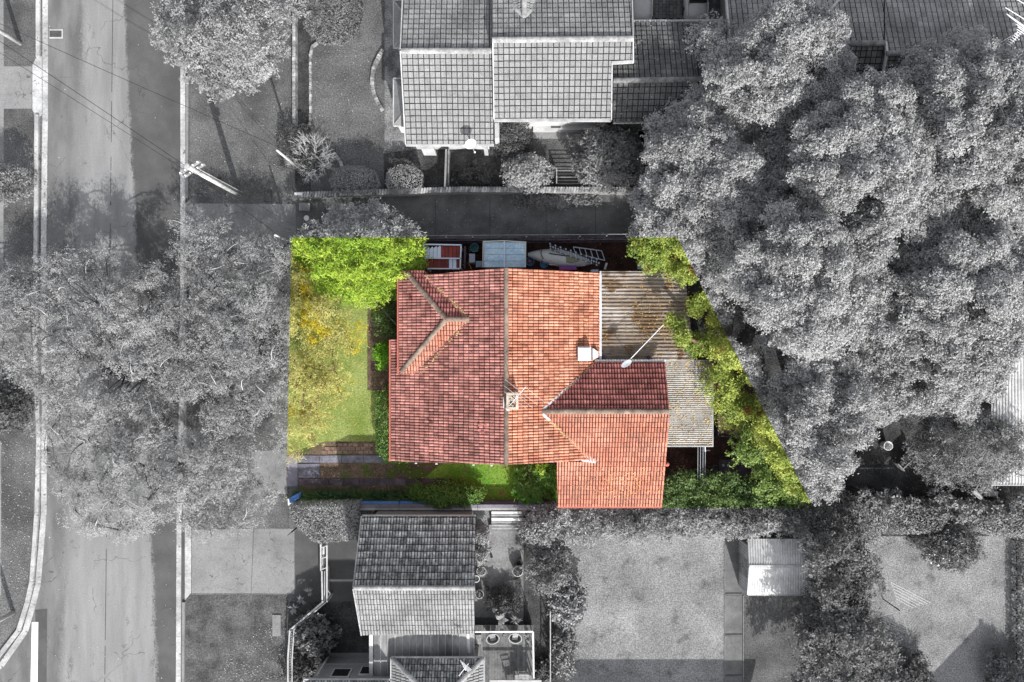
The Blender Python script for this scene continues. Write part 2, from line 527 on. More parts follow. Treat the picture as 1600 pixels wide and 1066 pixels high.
def road_material():
    t = NT('road_surface')
    pos = t.pos()
    sp = t.n('ShaderNodeSeparateXYZ')
    t.l(pos, sp.inputs[0])
    X, Y = sp.outputs[0], sp.outputs[1]
    wob = t.math('MULTIPLY', t.math('SUBTRACT', t.noise(0.7, 7.0, 0.72, stretch=(2.2, 0.6, 1)), 0.5), 0.9)
    rag = t.math('MULTIPLY', t.math('SUBTRACT', t.noise(7.0, 3.0, 0.7), 0.5), 0.7)
    x = t.math('ADD', t.math('ADD', X, wob), rag)
    yy = t.math('SUBTRACT', 12.0, Y)
    tr = t.math('ADD', t.math('MULTIPLY', yy, 0.05), -23.8)
    tl = t.math('ADD', t.math('MULTIPLY', yy, -0.032), -26.9)
    fr = t.rng(t.math('SUBTRACT', x, tr), -0.08, 0.12)
    fl = t.rng(t.math('SUBTRACT', tl, x), -0.10, 0.35)
    # light concrete band in the middle, seal on both sides
    band = t.mix(t.rng(t.noise(0.5, 4.0, stretch=(2.2, 0.3, 1)), 0.35, 0.68), lin(0.175), lin(0.245))
    left = t.mix(t.rng(t.noise(0.6, 5.0, stretch=(2.0, 0.5, 1)), 0.35, 0.65), lin(0.105), lin(0.17))
    right = t.mix(t.rng(t.noise(0.5, 5.0), 0.35, 0.65), lin(0.066), lin(0.098))
    c = t.mix(fl, band, left)
    c = t.mix(fr, c, right)
    # joint along the middle, broken
    jx = t.math('ABSOLUTE', t.math('ADD', t.math('ADD', X, t.math('MULTIPLY', yy, 0.012)), t.math('ADD', 25.05, t.math('MULTIPLY', rag, 0.06))))
    j = t.math('MULTIPLY', t.math('LESS_THAN', jx, 0.022), t.math('GREATER_THAN', t.noise(0.6, 2.0, stretch=(0.1, 1, 1)), 0.44))
    c = t.mix(j, c, lin(0.06))
    blot = t.math('MULTIPLY', t.rng(t.noise(0.8, 6.0, 0.7, stretch=(1.8, 0.6, 1)), 0.60, 0.66), t.rng(t.noise(9.0, 3.0), 0.42, 0.52))
    c = t.mix(t.math('MULTIPLY', blot, 0.55), c, lin(0.085))
    ff = t.rng(t.noise(14.0, 6.0, 0.75), 0.3, 0.7, 0.82, 1.18)
    c = t.mix(1.0, c, ff, 'MULTIPLY')
    spk = t.math('GREATER_THAN', t.noise(5.0, 1.0), 0.80)
    c = t.mix(spk, c, lin(0.45))
    oil = t.rng(t.noise(1.3, 3.0), 0.66, 0.74, 0.0, 0.5)
    c = t.mix(oil, c, lin(0.075))
    vo = t.n('ShaderNodeTexVoronoi', feature='DISTANCE_TO_EDGE')
    vo.inputs['Scale'].default_value = 0.22
    wv = t.n('ShaderNodeVectorMath', operation='ADD')
    nz = t.n('ShaderNodeTexNoise')
    nz.inputs['Scale'].default_value = 1.2
    t.l(pos, nz.inputs['Vector'])
    t.l(pos, wv.inputs[0])
    t.l(nz.outputs['Color'], wv.inputs[1])
    t.l(wv.outputs[0], vo.inputs['Vector'])
    ck = t.math('MULTIPLY', t.math('LESS_THAN', vo.outputs['Distance'], 0.0035), t.math('GREATER_THAN', t.noise(0.35, 2.0), 0.5))
    c = t.mix(t.math('MULTIPLY', ck, 0.55), c, lin(0.05))
    b = t.n('ShaderNodeBsdfPrincipled')
    t.l(c, b.inputs['Base Color'])
    b.inputs['Roughness'].default_value = 0.9
    b.inputs['Specular IOR Level'].default_value = 0.2
    t.l(b.outputs[0], t.out.inputs[0])
    return t.m


M['road'] = road_material()


def brick_material(name, c1, c2, mortar):
    t = NT(name)
    sp = t.n('ShaderNodeSeparateXYZ')
    t.l(t.pos(), sp.inputs[0])
    cb = t.n('ShaderNodeCombineXYZ')
    t.l(t.math('ADD', sp.outputs[0], sp.outputs[1]), cb.inputs[0])
    t.l(sp.outputs[2], cb.inputs[1])
    br = t.n('ShaderNodeTexBrick')
    t.l(cb.outputs[0], br.inputs['Vector'])
    br.inputs['Color1'].default_value = lin(c1)
    br.inputs['Color2'].default_value = lin(c2)
    br.inputs['Mortar'].default_value = lin(mortar)
    br.inputs['Scale'].default_value = 1.0
    br.inputs['Mortar Size'].default_value = 0.012
    br.inputs['Brick Width'].default_value = 0.24
    br.inputs['Row Height'].default_value = 0.086
    b = t.n('ShaderNodeBsdfPrincipled')
    t.l(br.outputs[0], b.inputs['Base Color'])
    b.inputs['Roughness'].default_value = 0.9
    t.l(b.outputs[0], t.out.inputs[0])
    return t.m


M['brick_wall_grey'] = brick_material('brick_wall_grey', 0.12, 0.2, 0.32)


# ------------------------------------------------------------------ sheets of ground
LAYER = {}


def sheet(name, pts, layer, m, label=None):
    """flat ground cover, 4 mm above the layer below"""
    z = 0.004 * layer
    mb = MB()
    q = [P(a, b) for a, b in pts]
    n = len(q)
    a = sum(q[i].x * q[(i + 1) % n].y - q[(i + 1) % n].x * q[i].y for i in range(n))
    if a < 0:
        q = q[::-1]
    mb.add([(p.x, p.y, z) for p in q], [tuple(range(n))])
    o = mb.build(name, M[m])
    o['kind'] = 'structure'
    if label:
        o['label'] = label
    return o


def px_rect(x0, y0, x1, y1):
    return [(x0, y0), (x1, y0), (x1, y1), (x0, y1)]


def block(mb, x0, y0, x1, y1, z0, z1):
    """box whose TOP shows at these pixels"""
    mb.prism([(p.x, p.y) for p in (P(a, b, z1) for a, b in px_rect(x0, y0, x1, y1))], z0, z1)
    return mb


def pblock(mb, pts, z0, z1):
    mb.prism([(p.x, p.y) for p in (P(a, b, z1) for a, b in pts)], z0, z1)
    return mb


# ------------------------------------------------------------------ roofs
def plane3(a, b, c):
    a, b, c = P(*a), P(*b), P(*c)
    n = (b - a).cross(c - a).normalized()
    if n.z < 0:
        n = -n
    return (a, n)


def on_plane(px, py, pl):
    a, n = pl
    g = P(px, py, 0)
    o = Vector((0, 0, H))
    d = g - o
    return o + d * ((a - o).dot(n) / d.dot(n))


PROF = {'pan': ([0, 0.12, 0.5, 0.88, 1.0], [0, 0.75, 1.0, 0.75, 0.0]),
        'flat': ([0, 0.06, 0.3, 0.5, 0.7, 0.94, 1.0], [0, 0.8, 1.0, 0.55, 1.0, 0.8, 0.0])}


def tile_geom(wd, ln, rise, step, prof, gv=0.05):
    us, hs = PROF[prof]
    vs, fs = [], []
    g = 0.015 if wd < 0.2 else 0.017
    k = len(us)
    for row in range(3):
        for u, h in zip(us, hs):
            x = g + u * (wd - 2 * g)
            if row == 0:
                vs.append((x, gv, h * rise))
            elif row == 1:
                vs.append((x, ln, step + h * rise))
            else:
                vs.append((x, ln + 0.003, h * rise * 0.3 - 0.03))
    for r_ in range(2):
        for i in range(k - 1):
            fs.append((r_ * k + i, r_ * k + i + 1, (r_ + 1) * k + i + 1, (r_ + 1) * k + i))
    return vs, fs


def tile_plane(parent, pl, polys, m, deck, wd=0.165, ln=0.31, rise=0.055, step=0.05, prof='pan', singles=0, name='roof_tiles', thick=0.10):
    """a roof slope laid with tiles; polys: convex pixel polygons lying in the plane"""
    a, n = pl
    s = (Vector((0, 0, -1)) - n * n.dot(Vector((0, 0, -1)))).normalized()
    u = s.cross(n).normalized()
    tv, tf = tile_geom(wd, ln, rise, step, prof)
    tf = [f[::-1] for f in tf] if True else tf
    done = 0
    single_me = None
    for poly in polys:
        pts = [on_plane(x, y, pl) for x, y in poly]
        MB().slab([p - n * 0.03 for p in pts], thick).build('roof_slope', M[deck], parent)
        c2 = [((p - a).dot(u), (p - a).dot(s)) for p in pts]
        ar = sum(c2[i][0] * c2[(i + 1) % len(c2)][1] - c2[(i + 1) % len(c2)][0] * c2[i][1] for i in range(len(c2)))
        if ar < 0:
            c2 = c2[::-1]
            pts = pts[::-1]
        mn = [min(q[i] for q in c2) for i in (0, 1)]
        mx = [max(q[i] for q in c2) for i in (0, 1)]
        vs, fs = [], []

        def inside(x, y, mg):
            for i in range(len(c2)):
                p, q = c2[i], c2[(i + 1) % len(c2)]
                d = ((q[0] - p[0]) * (y - p[1]) - (q[1] - p[1]) * (x - p[0])) / math.hypot(q[0] - p[0], q[1] - p[1])
                if d < mg:
                    return False
            return True
        for r_ in range(math.floor(mn[1] / ln) - 1, math.ceil(mx[1] / ln) + 1):
            for c in range(math.floor(mn[0] / wd) - 1, math.ceil(mx[0] / wd) + 1):
                x0, y0 = c * wd, r_ * ln
                cx, cy = x0 + wd / 2, y0 + ln / 2
                if not inside(cx, cy, -0.75 * max(wd, ln)):
                    continue
                jz = random.uniform(-0.005, 0.006)
                jy = random.uniform(-0.006, 0.006) + 0.008 * math.sin(c * 0.21)
                if done < singles and inside(cx, cy, 0.72 * max(wd, ln)):
                    if single_me is None:
                        single_me = bpy.data.meshes.new('roof_tile')
                        single_me.from_pydata(tv, [], tf)
                    o = obj_from_mesh('roof_tile', single_me, M[m])
                    bz = u.cross(s)
                    mt = Matrix(((u.x, s.x, bz.x), (u.y, s.y, bz.y), (u.z, s.z, bz.z))).to_4x4()
                    # s x u handedness: keep tiles proud along the plane normal
                    if bz.dot(n) < 0:
                        mt = Matrix(((u.x, s.x, n.x), (u.y, s.y, n.y), (u.z, s.z, n.z))).to_4x4()
                    mt.translation = a + u * x0 + s * (y0 + jy) + n * jz
                    o.parent = parent
                    o.matrix_parent_inverse = Matrix.Translation(-root_loc(parent))
                    o.matrix_basis = mt
                    done += 1
                    continue
                b0 = len(vs)
                for q in tv:
                    vs.append(a + u * (x0 + q[0]) + s * (y0 + q[1] + jy) + n * (q[2] + jz))
                fs.extend([tuple(i + b0 for i in f) for f in tf])
        bm = bmesh.new()
        bv = [bm.verts.new(v) for v in vs]
        for f in fs:
            bm.faces.new([bv[i] for i in f])
        cen = sum((Vector(p) for p in pts), Vector()) / len(pts)
        for i in range(len(pts)):
            p, q = pts[i], pts[(i + 1) % len(pts)]
            e = (q - p).normalized()
            no = e.cross(n)
            if no.dot(cen - p) > 0:
                no = -no
            bmesh.ops.bisect_plane(bm, geom=bm.verts[:] + bm.edges[:] + bm.faces[:], plane_co=p, plane_no=no, clear_outer=True)
        bmesh.ops.recalc_face_normals(bm, faces=bm.faces)
        me = bpy.data.meshes.new(name)
        bm.to_mesh(me)
        bm.free()
        o = obj_from_mesh(name, me, M[m], parent)
        o['kind'] = 'stuff'


CAP = {}


def ridge_caps(parent, a, b, m, r_=0.13, ln=0.42, name='ridge_cap'):
    a, b = Vector(a), Vector(b)
    d = (b - a)
    L = d.length
    d.normalize()
    k = max(1, round(L / ln))
    l = L / k
    key = (m, r_, round(l, 3))
    if key not in CAP:
        mb = MB()
        vs, fs = [], []
        for x, rr in ((0.0, r_), (l * 1.03, r_ * 1.1)):
            for i in range(7):
                t = math.pi * i / 6
                vs.append((x, math.cos(t) * rr, math.sin(t) * rr * 0.75))
        for i in range(6):
            fs.append((i, i + 7, i + 8, i + 1))
        fs.append(tuple(range(7)))
        fs.append(tuple(range(13, 6, -1)))
        mb.add(vs, fs)
        CAP[key] = mb.mesh(name)
        CAP[key].materials.append(M[m])
    up = Vector((0, 0, 1))
    y = up.cross(d).normalized()
    z = d.cross(y)
    for i in range(k):
        o = bpy.data.objects.new(name, CAP[key])
        COL.objects.link(o)
        o.parent = parent
        o.matrix_parent_inverse = Matrix.Translation(-root_loc(parent))
        mt = Matrix(((d.x, y.x, z.x), (d.y, y.y, z.y), (d.z, y.z, z.z))).to_4x4()
        mt.translation = a + d * (i * l) + Vector((0, 0, 0.03 + random.uniform(-.006, .006)))
        o.matrix_basis = mt


def gutter_run(parent, a, b, m='gutter', wd=0.11, ht=0.1, name='gutter', dz=-0.03):
    a, b = Vector(a) + Vector((0, 0, dz)), Vector(b) + Vector((0, 0, dz))
    return MB().bar(a, b, wd, ht).build(name, M[m], parent)


def corrugated(name, parent, pl, poly, m, pitch, amp, axis, trap=True, thick=0.02):
    """ribbed sheet: ribs run along px axis 'x' or 'y'; poly: 4 pixel corners TL,TR,BR,BL"""
    a, n = pl
    pts = [on_plane(x, y, pl) for x, y in poly]
    tl, tr, br, bl = pts
    if axis == 'x':
        e0, e1, f0, f1 = tl, tr, bl, br      # rib ends move tl->bl and tr->br
    else:
        e0, e1, f0, f1 = tl, bl, tr, br
    L = ((f0 - e0).length + (f1 - e1).length) / 2
    k = max(2, round(L / pitch))
    prof = ((0, 0), (0.58, 0), (0.68, 1), (0.9, 1)) if trap else ((0, 0), (0.25, .5), (0.5, 1), (0.75, .5))
    vs, fs = [], []
    row = 0
    for i in range(k):
        for t, h in prof:
            s_ = (i + t) / k
            vs.append(e0.lerp(f0, s_) + n * h * amp)
            vs.append(e1.lerp(f1, s_) + n * h * amp)
    vs.append(f0)
    vs.append(f1)
    m_ = len(vs) // 2
    for i in range(m_ - 1):
        fs.append((2 * i, 2 * i + 1, 2 * i + 3, 2 * i + 2))
    mb = MB().add(vs, fs)
    o = mb.build(name, M[m], parent)
    sol = o.modifiers.new('thickness', 'SOLIDIFY')
    sol.thickness = thick
    sol.offset = 0
    return o


# ------------------------------------------------------------------ plants
def unit(a):
    return a / np.maximum(np.linalg.norm(a, axis=1, keepdims=True), 1e-9)


def leaf_mesh(name, pts, nor, vals, lsize, aspect, m, parent, quad=False):
    """one small leaf per point, flat across the given normal"""
    n = len(pts)
    rnd = RNG.normal(size=(n, 3))
    nor = unit(nor)
    t = unit(np.cross(nor, rnd))
    b = np.cross(nor, t)
    L = (lsize * RNG.uniform(0.65, 1.35, (n, 1)))
    W = L * aspect
    if quad:
        co = np.stack([pts - t * L / 2, pts + b * W / 2 + t * L * 0.05, pts + t * L / 2 - nor * L * 0.15, pts - b * W / 2 + t * L * 0.05], 1)
        k = 4
    else:
        co = np.stack([pts - t * L / 2 - b * W / 2, pts - t * L * 0.35 + b * W / 2, pts + t * L / 2], 1)
        k = 3
    me = bpy.data.meshes.new(name)
    me.vertices.add(n * k)
    me.vertices.foreach_set('co', co.reshape(-1).astype(np.float32))
    me.loops.add(n * k)
    me.loops.foreach_set('vertex_index', np.arange(n * k, dtype=np.int32))
    me.polygons.add(n)
    me.polygons.foreach_set('loop_start', np.arange(0, n * k, k, dtype=np.int32))
    at = me.attributes.new('v', 'FLOAT', 'FACE')
    at.data.foreach_set('value', vals.astype(np.float32))
    me.update(calc_edges=True)
    return obj_from_mesh(name, me, m, parent)


def clump_points(c, r_, n, flat=0.8, low=0.25, inner=0.7, lump=0.2, ros=7, rs=0.085, form=0.6):
    """leaves in little rosettes over the surface of a clump"""
    full = n
    n = max(3, n // ros)
    d = unit(RNG.normal(size=(n, 3)))
    flip = (d[:, 2] < 0) & (RNG.random(n) > low)
    d[flip, 2] *= -1
    k1, k2 = RNG.normal(size=3) * 3.0, RNG.normal(size=3) * 5.5
    ph = RNG.random(2) * 6.28
    rad = 1 + lump * np.sin(d @ k1 + ph[0]) + lump * 0.6 * np.sin(d @ k2 + ph[1])
    rad *= inner + (1.05 - inner) * RNG.random(n) ** 0.5
    p = np.array(c) + d * (rad * r_)[:, None] * np.array([1, 1, flat])
    nr = d * form + RNG.normal(size=(n, 3)) * (1.0 - form) + np.array([0, 0, 1.05 - form])
    k = RNG.integers(0, n, full)
    p = p[k] + RNG.normal(size=(full, 3)) * np.array([rs, rs, rs * 0.5])
    nr = unit(nr)[k] + RNG.normal(size=(full, 3)) * 0.33
    clump_points.key = RNG.random(n)[k]
    return p, nr


def foliage(name, clumps, dens, lsize, aspect, m, parent, flat=0.8, low=0.25, inner=0.7, lump=0.2, quad=False, form=0.6, ros=7):
    """clumps: list of (Vector centre, radius); dens: leaves per m2 of clump surface"""
    ps, ns, vs = [], [], []
    for c, r_ in clumps:
        n = int(dens * 2 * math.pi * r_ * r_)
        if n < 4:
            continue
        p, q = clump_points(c, r_, n, flat, low, inner, lump, form=form, ros=ros)
        ps.append(p)
        ns.append(q)
        vs.append(np.clip(RNG.random(n) * 0.4 + clump_points.key * 0.45 + RNG.random() * 0.4 - 0.12, 0, 1))
    return leaf_mesh(name, np.concatenate(ps), np.concatenate(ns), np.concatenate(vs), lsize, aspect, m, parent, quad)


def bend(a, b, sag, k=5):
    a, b = Vector(a), Vector(b)
    j = Vector((random.uniform(-1, 1), random.uniform(-1, 1), random.uniform(0.2, 1))) * sag
    return [a.lerp(b, t / (k - 1)) + j * math.sin(math.pi * t / (k - 1)) for t in range(k)]


def wood(parent, base, top, clumps, m, r0, limb_every=1, twig=None, limb_r=0.45):
    base, top = Vector(base), Vector(top)
    mb = MB()
    mid = base.lerp(top, 0.5) + Vector((random.uniform(-.2, .2), random.uniform(-.2, .2), 0))
    mb.tube([base - Vector((0, 0, 0.1)), base.lerp(mid, 0.25), mid, top], [r0 * 1.35, r0 * 1.05, r0 * 0.9, r0 * 0.65], 9)
    mb.build('trunk', M[m], parent, smooth=True)
    lb = MB()
    # boughs reach out from the trunk, branches leave the boughs for the clumps
    cand = [Vector(c) for c, _ in clumps]
    tips = []
    far = sorted(cand, key=lambda c: -(c - top).length)
    span = (far[0] - top).length if far else 1
    for c in random.sample(cand, len(cand)):
        if len(tips) < 9 and (c - top).length > 0.45 * span and all((c - q).length > 0.5 * span for q in tips):
            tips.append(c)
    bough = []
    rr = r0 * limb_r * 1.5
    for q in tips:
        s = mid.lerp(top, random.uniform(0.4, 1.0))
        L = (q - s).length
        a1 = s.lerp(q, 0.33) + Vector((random.gauss(0, .10), random.gauss(0, .10), .05)) * L
        a2 = s.lerp(q, 0.66) + Vector((random.gauss(0, .10), random.gauss(0, .10), .06)) * L
        pts = []
        for k in range(9):
            t = k / 8
            pts.append(s * (1 - t) ** 3 + a1 * 3 * t * (1 - t) ** 2 + a2 * 3 * t * t * (1 - t) + q * t ** 3 + Vector((random.gauss(0, .03), random.gauss(0, .03), 0)))
        lb.tube(pts, [rr * (1 - 0.75 * k / 8) for k in range(9)], 6)
        bough += pts[2:]
    for i, c in enumerate(cand):
        if i % limb_every or not bough:
            continue
        s = min(bough, key=lambda q: (q - c).length + random.uniform(0, .3))
        if (s - c).length < 0.15:
            continue
        r1 = min(rr * .5, 0.012 + 0.02 * (s - c).length)
        lb.tube(bend(s, c, 0.16 * (c - s).length), [r1, r1 * 0.8, r1 * 0.6, r1 * 0.4, r1 * 0.2], 5)
    if lb.v:
        lb.build('limbs', M[m], parent, smooth=True)['kind'] = 'stuff'
    if twig:
        tb = MB()
        for (c, r_) in clumps:
            for _ in range(twig[1]):
                d = Vector((random.gauss(0, 1), random.gauss(0, 1), abs(random.gauss(0.3, .5)))).normalized()
                e = Vector(c) + Vector((d.x * r_, d.y * r_, d.z * r_ * 0.8)) * random.uniform(0.8, 1.12)
                s = Vector(c) + Vector((random.uniform(-.3, .3), random.uniform(-.3, .3), random.uniform(-.1, .3))) * r_
                tb.tube(bend(s, e, 0.12 * r_, 4), [0.035, 0.028, 0.02, 0.01], 4)
        tb.build('twigs', M[twig[0]], parent)['kind'] = 'stuff'


def in_poly(x, y, poly):
    c = False
    n = len(poly)
    j = n - 1
    for i in range(n):
        xi, yi = poly[i]
        xj, yj = poly[j]
        if ((yi > y) != (yj > y)) and (x < (xj - xi) * (y - yi) / (yj - yi) + xi):
            c = not c
        j = i
    return c


def darts(poly, gap, tries=4000, margin=0):
    xs = [p[0] for p in poly]
    ys = [p[1] for p in poly]
    out = []
    for _ in range(tries):
        x, y = random.uniform(min(xs), max(xs)), random.uniform(min(ys), max(ys))
        if not in_poly(x, y, poly):
            continue
        if all((x - a) ** 2 + (y - b) ** 2 > gap * gap for a, b in out):
            out.append((x, y))
    return out


def shrub(name, label, cat, px, py, rpx, z, m='leaf_grey', dens=110, ls=0.14, asp=0.6, group=None, n=14, squash=(1, 1), twigs=False,
          stem='bark_dark', spread=0.62, crad=0.42, flat=0.85, quad=False, zlow=0.45):
    """bush centred at pixel px,py (at its top height z), radius rpx pixels"""
    base = P(px, py, z * 0.7)
    base.z = 0
    t = thing(name, label, cat, base, group)
    k = S * (H - z) / H
    R_ = rpx * k
    cl = []
    for i in range(n):
        a = i * 2.39996
        q = math.sqrt((i + 0.5) / n)
        x, y = math.cos(a) * q * spread * 1.25 * R_ * squash[0], math.sin(a) * q * spread * 1.25 * R_ * squash[1]
        cr = R_ * crad * random.uniform(0.75, 1.15)
        zz = z - cr * 0.8 - (q ** 2) * (z * (1 - zlow)) * 0.8 + random.uniform(-.08, .08) * z
        cl.append((base + Vector((x, y, max(zz, cr * 0.4))), cr))
    top = base + Vector((0, 0, z * 0.5))
    mb = MB()
    for i in range(4):
        c = cl[min(len(cl) - 1, i * 3 + 1)][0]
        mb.tube(bend(base + Vector((random.uniform(-.05, .05), random.uniform(-.05, .05), 0)), c, 0.1 * z, 4), [0.045 * z / 2 + .01, .03 * z / 2 + .008, .02, .01], 5)
    mb.build('stems', M[stem], t)['kind'] = 'stuff'
    foliage('foliage', cl, dens, ls, asp, M[m], t, flat=flat, quad=quad)
    if twigs:
        tb = MB()
        for (c, r_) in cl:
            for _ in range(5):
                d = Vector((random.gauss(0, 1), random.gauss(0, 1), abs(random.gauss(0.4, .5)))).normalized()
                tb.tube(bend(base.lerp(c, 0.7), c + d * r_ * 1.05, 0.1, 3), [0.025, 0.016, 0.006], 4)
        tb.build('twigs', M['bark_pale'], t)['kind'] = 'stuff'
    return t


def hedge(name, label, poly, z, m, dens=260, ls=0.11, asp=0.7, rnd=0.35, wob=0.12, depth=0.25, cat='hedge', group=None, side=True):
    """clipped hedge whose top outline shows at these pixels"""
    q = [P(a, b, z) for a, b in poly]
    cx = sum(p.x for p in q) / len(q)
    cy = sum(p.y for p in q) / len(q)
    t = thing(name, label, cat, (cx, cy, 0), group)
    wp = np.array([(p.x, p.y) for p in q])
    mn, mx = wp.min(0), wp.max(0)
    area = abs(sum(wp[i, 0] * wp[(i + 1) % len(wp), 1] - wp[(i + 1) % len(wp), 0] * wp[i, 1] for i in range(len(wp)))) / 2
    n = int(dens * area * (mx - mn).prod() / area)
    xy = RNG.uniform(mn, mx, (n, 2))
    keep = np.zeros(n, bool)
    dist = np.full(n, 1e9)
    x, y = xy[:, 0], xy[:, 1]
    for i in range(len(wp)):
        a, b = wp[i], wp[(i + 1) % len(wp)]
        c = ((a[1] > y) != (b[1] > y)) & (x < (b[0] - a[0]) * (y - a[1]) / (b[1] - a[1] + 1e-12) + a[0])
        keep ^= c
        ab = b - a
        tt = np.clip(((xy - a) @ ab) / (ab @ ab), 0, 1)
        dist = np.minimum(dist, np.linalg.norm(xy - (a + tt[:, None] * ab), axis=1))
    xy, dist = xy[keep], dist[keep]
    n = len(xy)
    rr = np.clip(1 - dist / rnd, 0, 1)
    ph = RNG.random(4) * 6
    lum = np.sin(xy[:, 0] * 3.1 + ph[0]) * np.sin(xy[:, 1] * 2.7 + ph[1]) + 0.6 * np.sin(xy[:, 0] * 7.3 + ph[2]) * np.sin(xy[:, 1] * 6.1 + ph[3])
    zz = z - rnd * 0.8 * (1 - np.sqrt(np.clip(1 - rr ** 2, 0, 1))) + wob * lum - depth * RNG.random(n) ** 2
    pts = np.column_stack([xy, zz])
    nr = RNG.normal(size=(n, 3)) * 0.5 + np.array([0, 0, 0.8])
    P_, N_ = [pts], [nr]
    if side:
        for i in range(len(wp)):
            a, b = wp[i], wp[(i + 1) % len(wp)]
            L = np.linalg.norm(b - a)
            k = int(L * z * dens * 0.5)
            tt = RNG.random((k, 1))
            e = a + (b - a) * tt
            d = np.array([b[1] - a[1], a[0] - b[0]]) / max(L, 1e-6)
            if d @ (e.mean(0) - np.array([cx, cy]) if k else d) < 0:
                d = -d
            e = e - d * (RNG.random((k, 1)) * depth * 0.6) + d * wob * 0.5 * RNG.normal(size=(k, 1))
            P_.append(np.column_stack([e, RNG.uniform(0.05, z - 0.1, k)]))
            N_.append(RNG.normal(size=(k, 3)) * 0.5 + np.array([d[0], d[1], 0.2]))
    pts, nr = np.concatenate(P_), np.concatenate(N_)
    leaf_mesh('foliage', pts, nr, RNG.random(len(pts)), ls, asp, M[m], t)
    mb = MB()
    for i in range(max(3, int(area * 1.2))):
        c = darts(poly, 0, 40)[:1]
        if c:
            p = P(c[0][0], c[0][1], z)
            mb.tube(bend((p.x, p.y, 0), (p.x + random.uniform(-.2, .2), p.y + random.uniform(-.2, .2), z - 0.2), 0.1, 4), [0.04, 0.03, 0.02, 0.008], 5)
    if mb.v:
        mb.build('stems', M['bark_dark'], t)['kind'] = 'stuff'
    return t


def blades(mb, base, n, L, wd, lift=0.6, seg=4):
    """arching strap leaves from one point"""
    for _ in range(n):
        a = random.uniform(0, 6.283)
        l = L * random.uniform(0.6, 1.15)
        d = Vector((math.cos(a), math.sin(a), 0))
        s = Vector((-d.y, d.x, 0))
        el = random.uniform(0.5, 1.0) * lift
        vs = []
        for i in range(seg + 1):
            t = i / seg
            p = Vector(base) + d * l * (t * 0.9) + Vector((0, 0, l * el * (math.sin(t * 2.4)) * 0.7))
            w_ = wd * (0.5 + 1.2 * t if t < 0.4 else (1 - t) / 0.6) * 0.5 + 0.004
            vs += [p - s * w_, p + s * w_]
        mb.add(vs, [(2 * i, 2 * i + 1, 2 * i + 3, 2 * i + 2) for i in range(seg)])


def bare_shrub(name, label, cat, px, py, rpx, z, m):
    base = P(px, py, 0)
    t = thing(name, label, cat, base)
    k = S * rpx
    mb, tw = MB(), MB()

    def grow(p, d, l, r_, lev):
        e = p + d * l
        (mb if lev < 2 else tw).tube([p, p.lerp(e, 0.5) + Vector((random.uniform(-1, 1), random.uniform(-1, 1), 0)) * l * 0.06, e],
                                     [r_, r_ * 0.8, r_ * 0.6], 4)
        if lev >= 4:
            return
        for _ in range(3):
            nd = (d + Vector((random.gauss(0, .5), random.gauss(0, .5), random.gauss(0, .25)))).normalized()
            grow(p.lerp(e, random.uniform(0.5, 1)), nd, l * random.uniform(0.6, 0.85), max(r_ * 0.66, .007), lev + 1)
    for i in range(10):
        a = i * 0.63 + random.random()
        grow(Vector(base), Vector((math.cos(a) * 0.9, math.sin(a) * 0.9, random.uniform(0.5, 1.1))).normalized(), k * 0.40, 0.026, 0)
    mb.build('branches', M[m], t)
    tw.build('twigs', M[m], t)['kind'] = 'stuff'
    return t


def pot(name, label, px, py, r_, h, m, group=None, plant=None):
    b = P(px, py, h)
    b.z = 0
    t = thing(name, label, 'plant pot', b, group)
    MB().lathe(b, [(r_ * 0.7, 0.0), (r_ * 0.95, h * 0.85), (r_, h * 0.87), (r_, h), (r_ * 0.85, h), (r_ * 0.82, h * 0.85)], 18).build('pot', M[m], t, smooth=False)
    MB().lathe(b, [(r_ * 0.81, h * 0.8), (r_ * 0.81, h * 0.86)], 14).build('soil', M['soil'], t)
    if plant:
        cl = [(b + Vector((random.uniform(-1, 1) * r_ * 0.5, random.uniform(-1, 1) * r_ * 0.5, h + r_ * 0.4)), r_ * 0.55) for _ in range(5)]
        foliage('foliage', cl, 160, 0.09, 0.6, M[plant], t)
    return t


# ================================================================== the setting
g = MB()
g.add([(-420, -420, 0), (420, -420, 0), (420, 420, 0), (-420, 420, 0)], [(0, 1, 2, 3)])
o = g.build('ground', M['grass_grey'])
o['kind'] = 'structure'

# street -----------------------------------------------------------
sheet('road', [(76, -200), (283, -200), (281, 300), (278, 700), (274, 1066), (270, 1300), (-300, 1300), (-300, 1150), (0, 1042), (34, 990), (55, 915), (68, 800),
               (73, 700), (73, 400), (75, 170)], 2, 'road')
sheet('road_patch', [(55, 953), (74, 951), (73, 1060), (69, 1300), (48, 1300), (59, 1066)], 3, 'asphalt_dark')
sheet('road_marking', [(50, 972), (60, 972), (59, 1066), (58, 1300), (46, 1300), (48, 1066)], 4, 'paint_white')


def kerb_run(name, pts, wd, z, m, seg=60):
    """kerb or gutter laid in lengths with joints, each length its own piece"""
    root = bpy.data.objects.new(name, None)
    COL.objects.link(root)
    root.location = P(*pts[0])
    root['kind'] = 'structure'
    for i in range(len(pts) - 1):
        a, b = Vector(pts[i]), Vector(pts[i + 1])
        k = max(1, round((b - a).length / seg))
        for j in range(k):
            p, q = a.lerp(b, j / k), a.lerp(b, (j + 1) / k)
            A, B = P(p.x, p.y), P(q.x, q.y)
            d = (B - A).normalized() * 0.008
            A, B = A + d, B - d
            A.z = B.z = z / 2
            dz = random.uniform(-.004, .004)
            MB().bar(A + Vector((0, 0, dz)), B + Vector((0, 0, dz)), wd, z).build('kerb_stone' if z > 0.05 else 'gutter_slab', M[m], root)
    return root


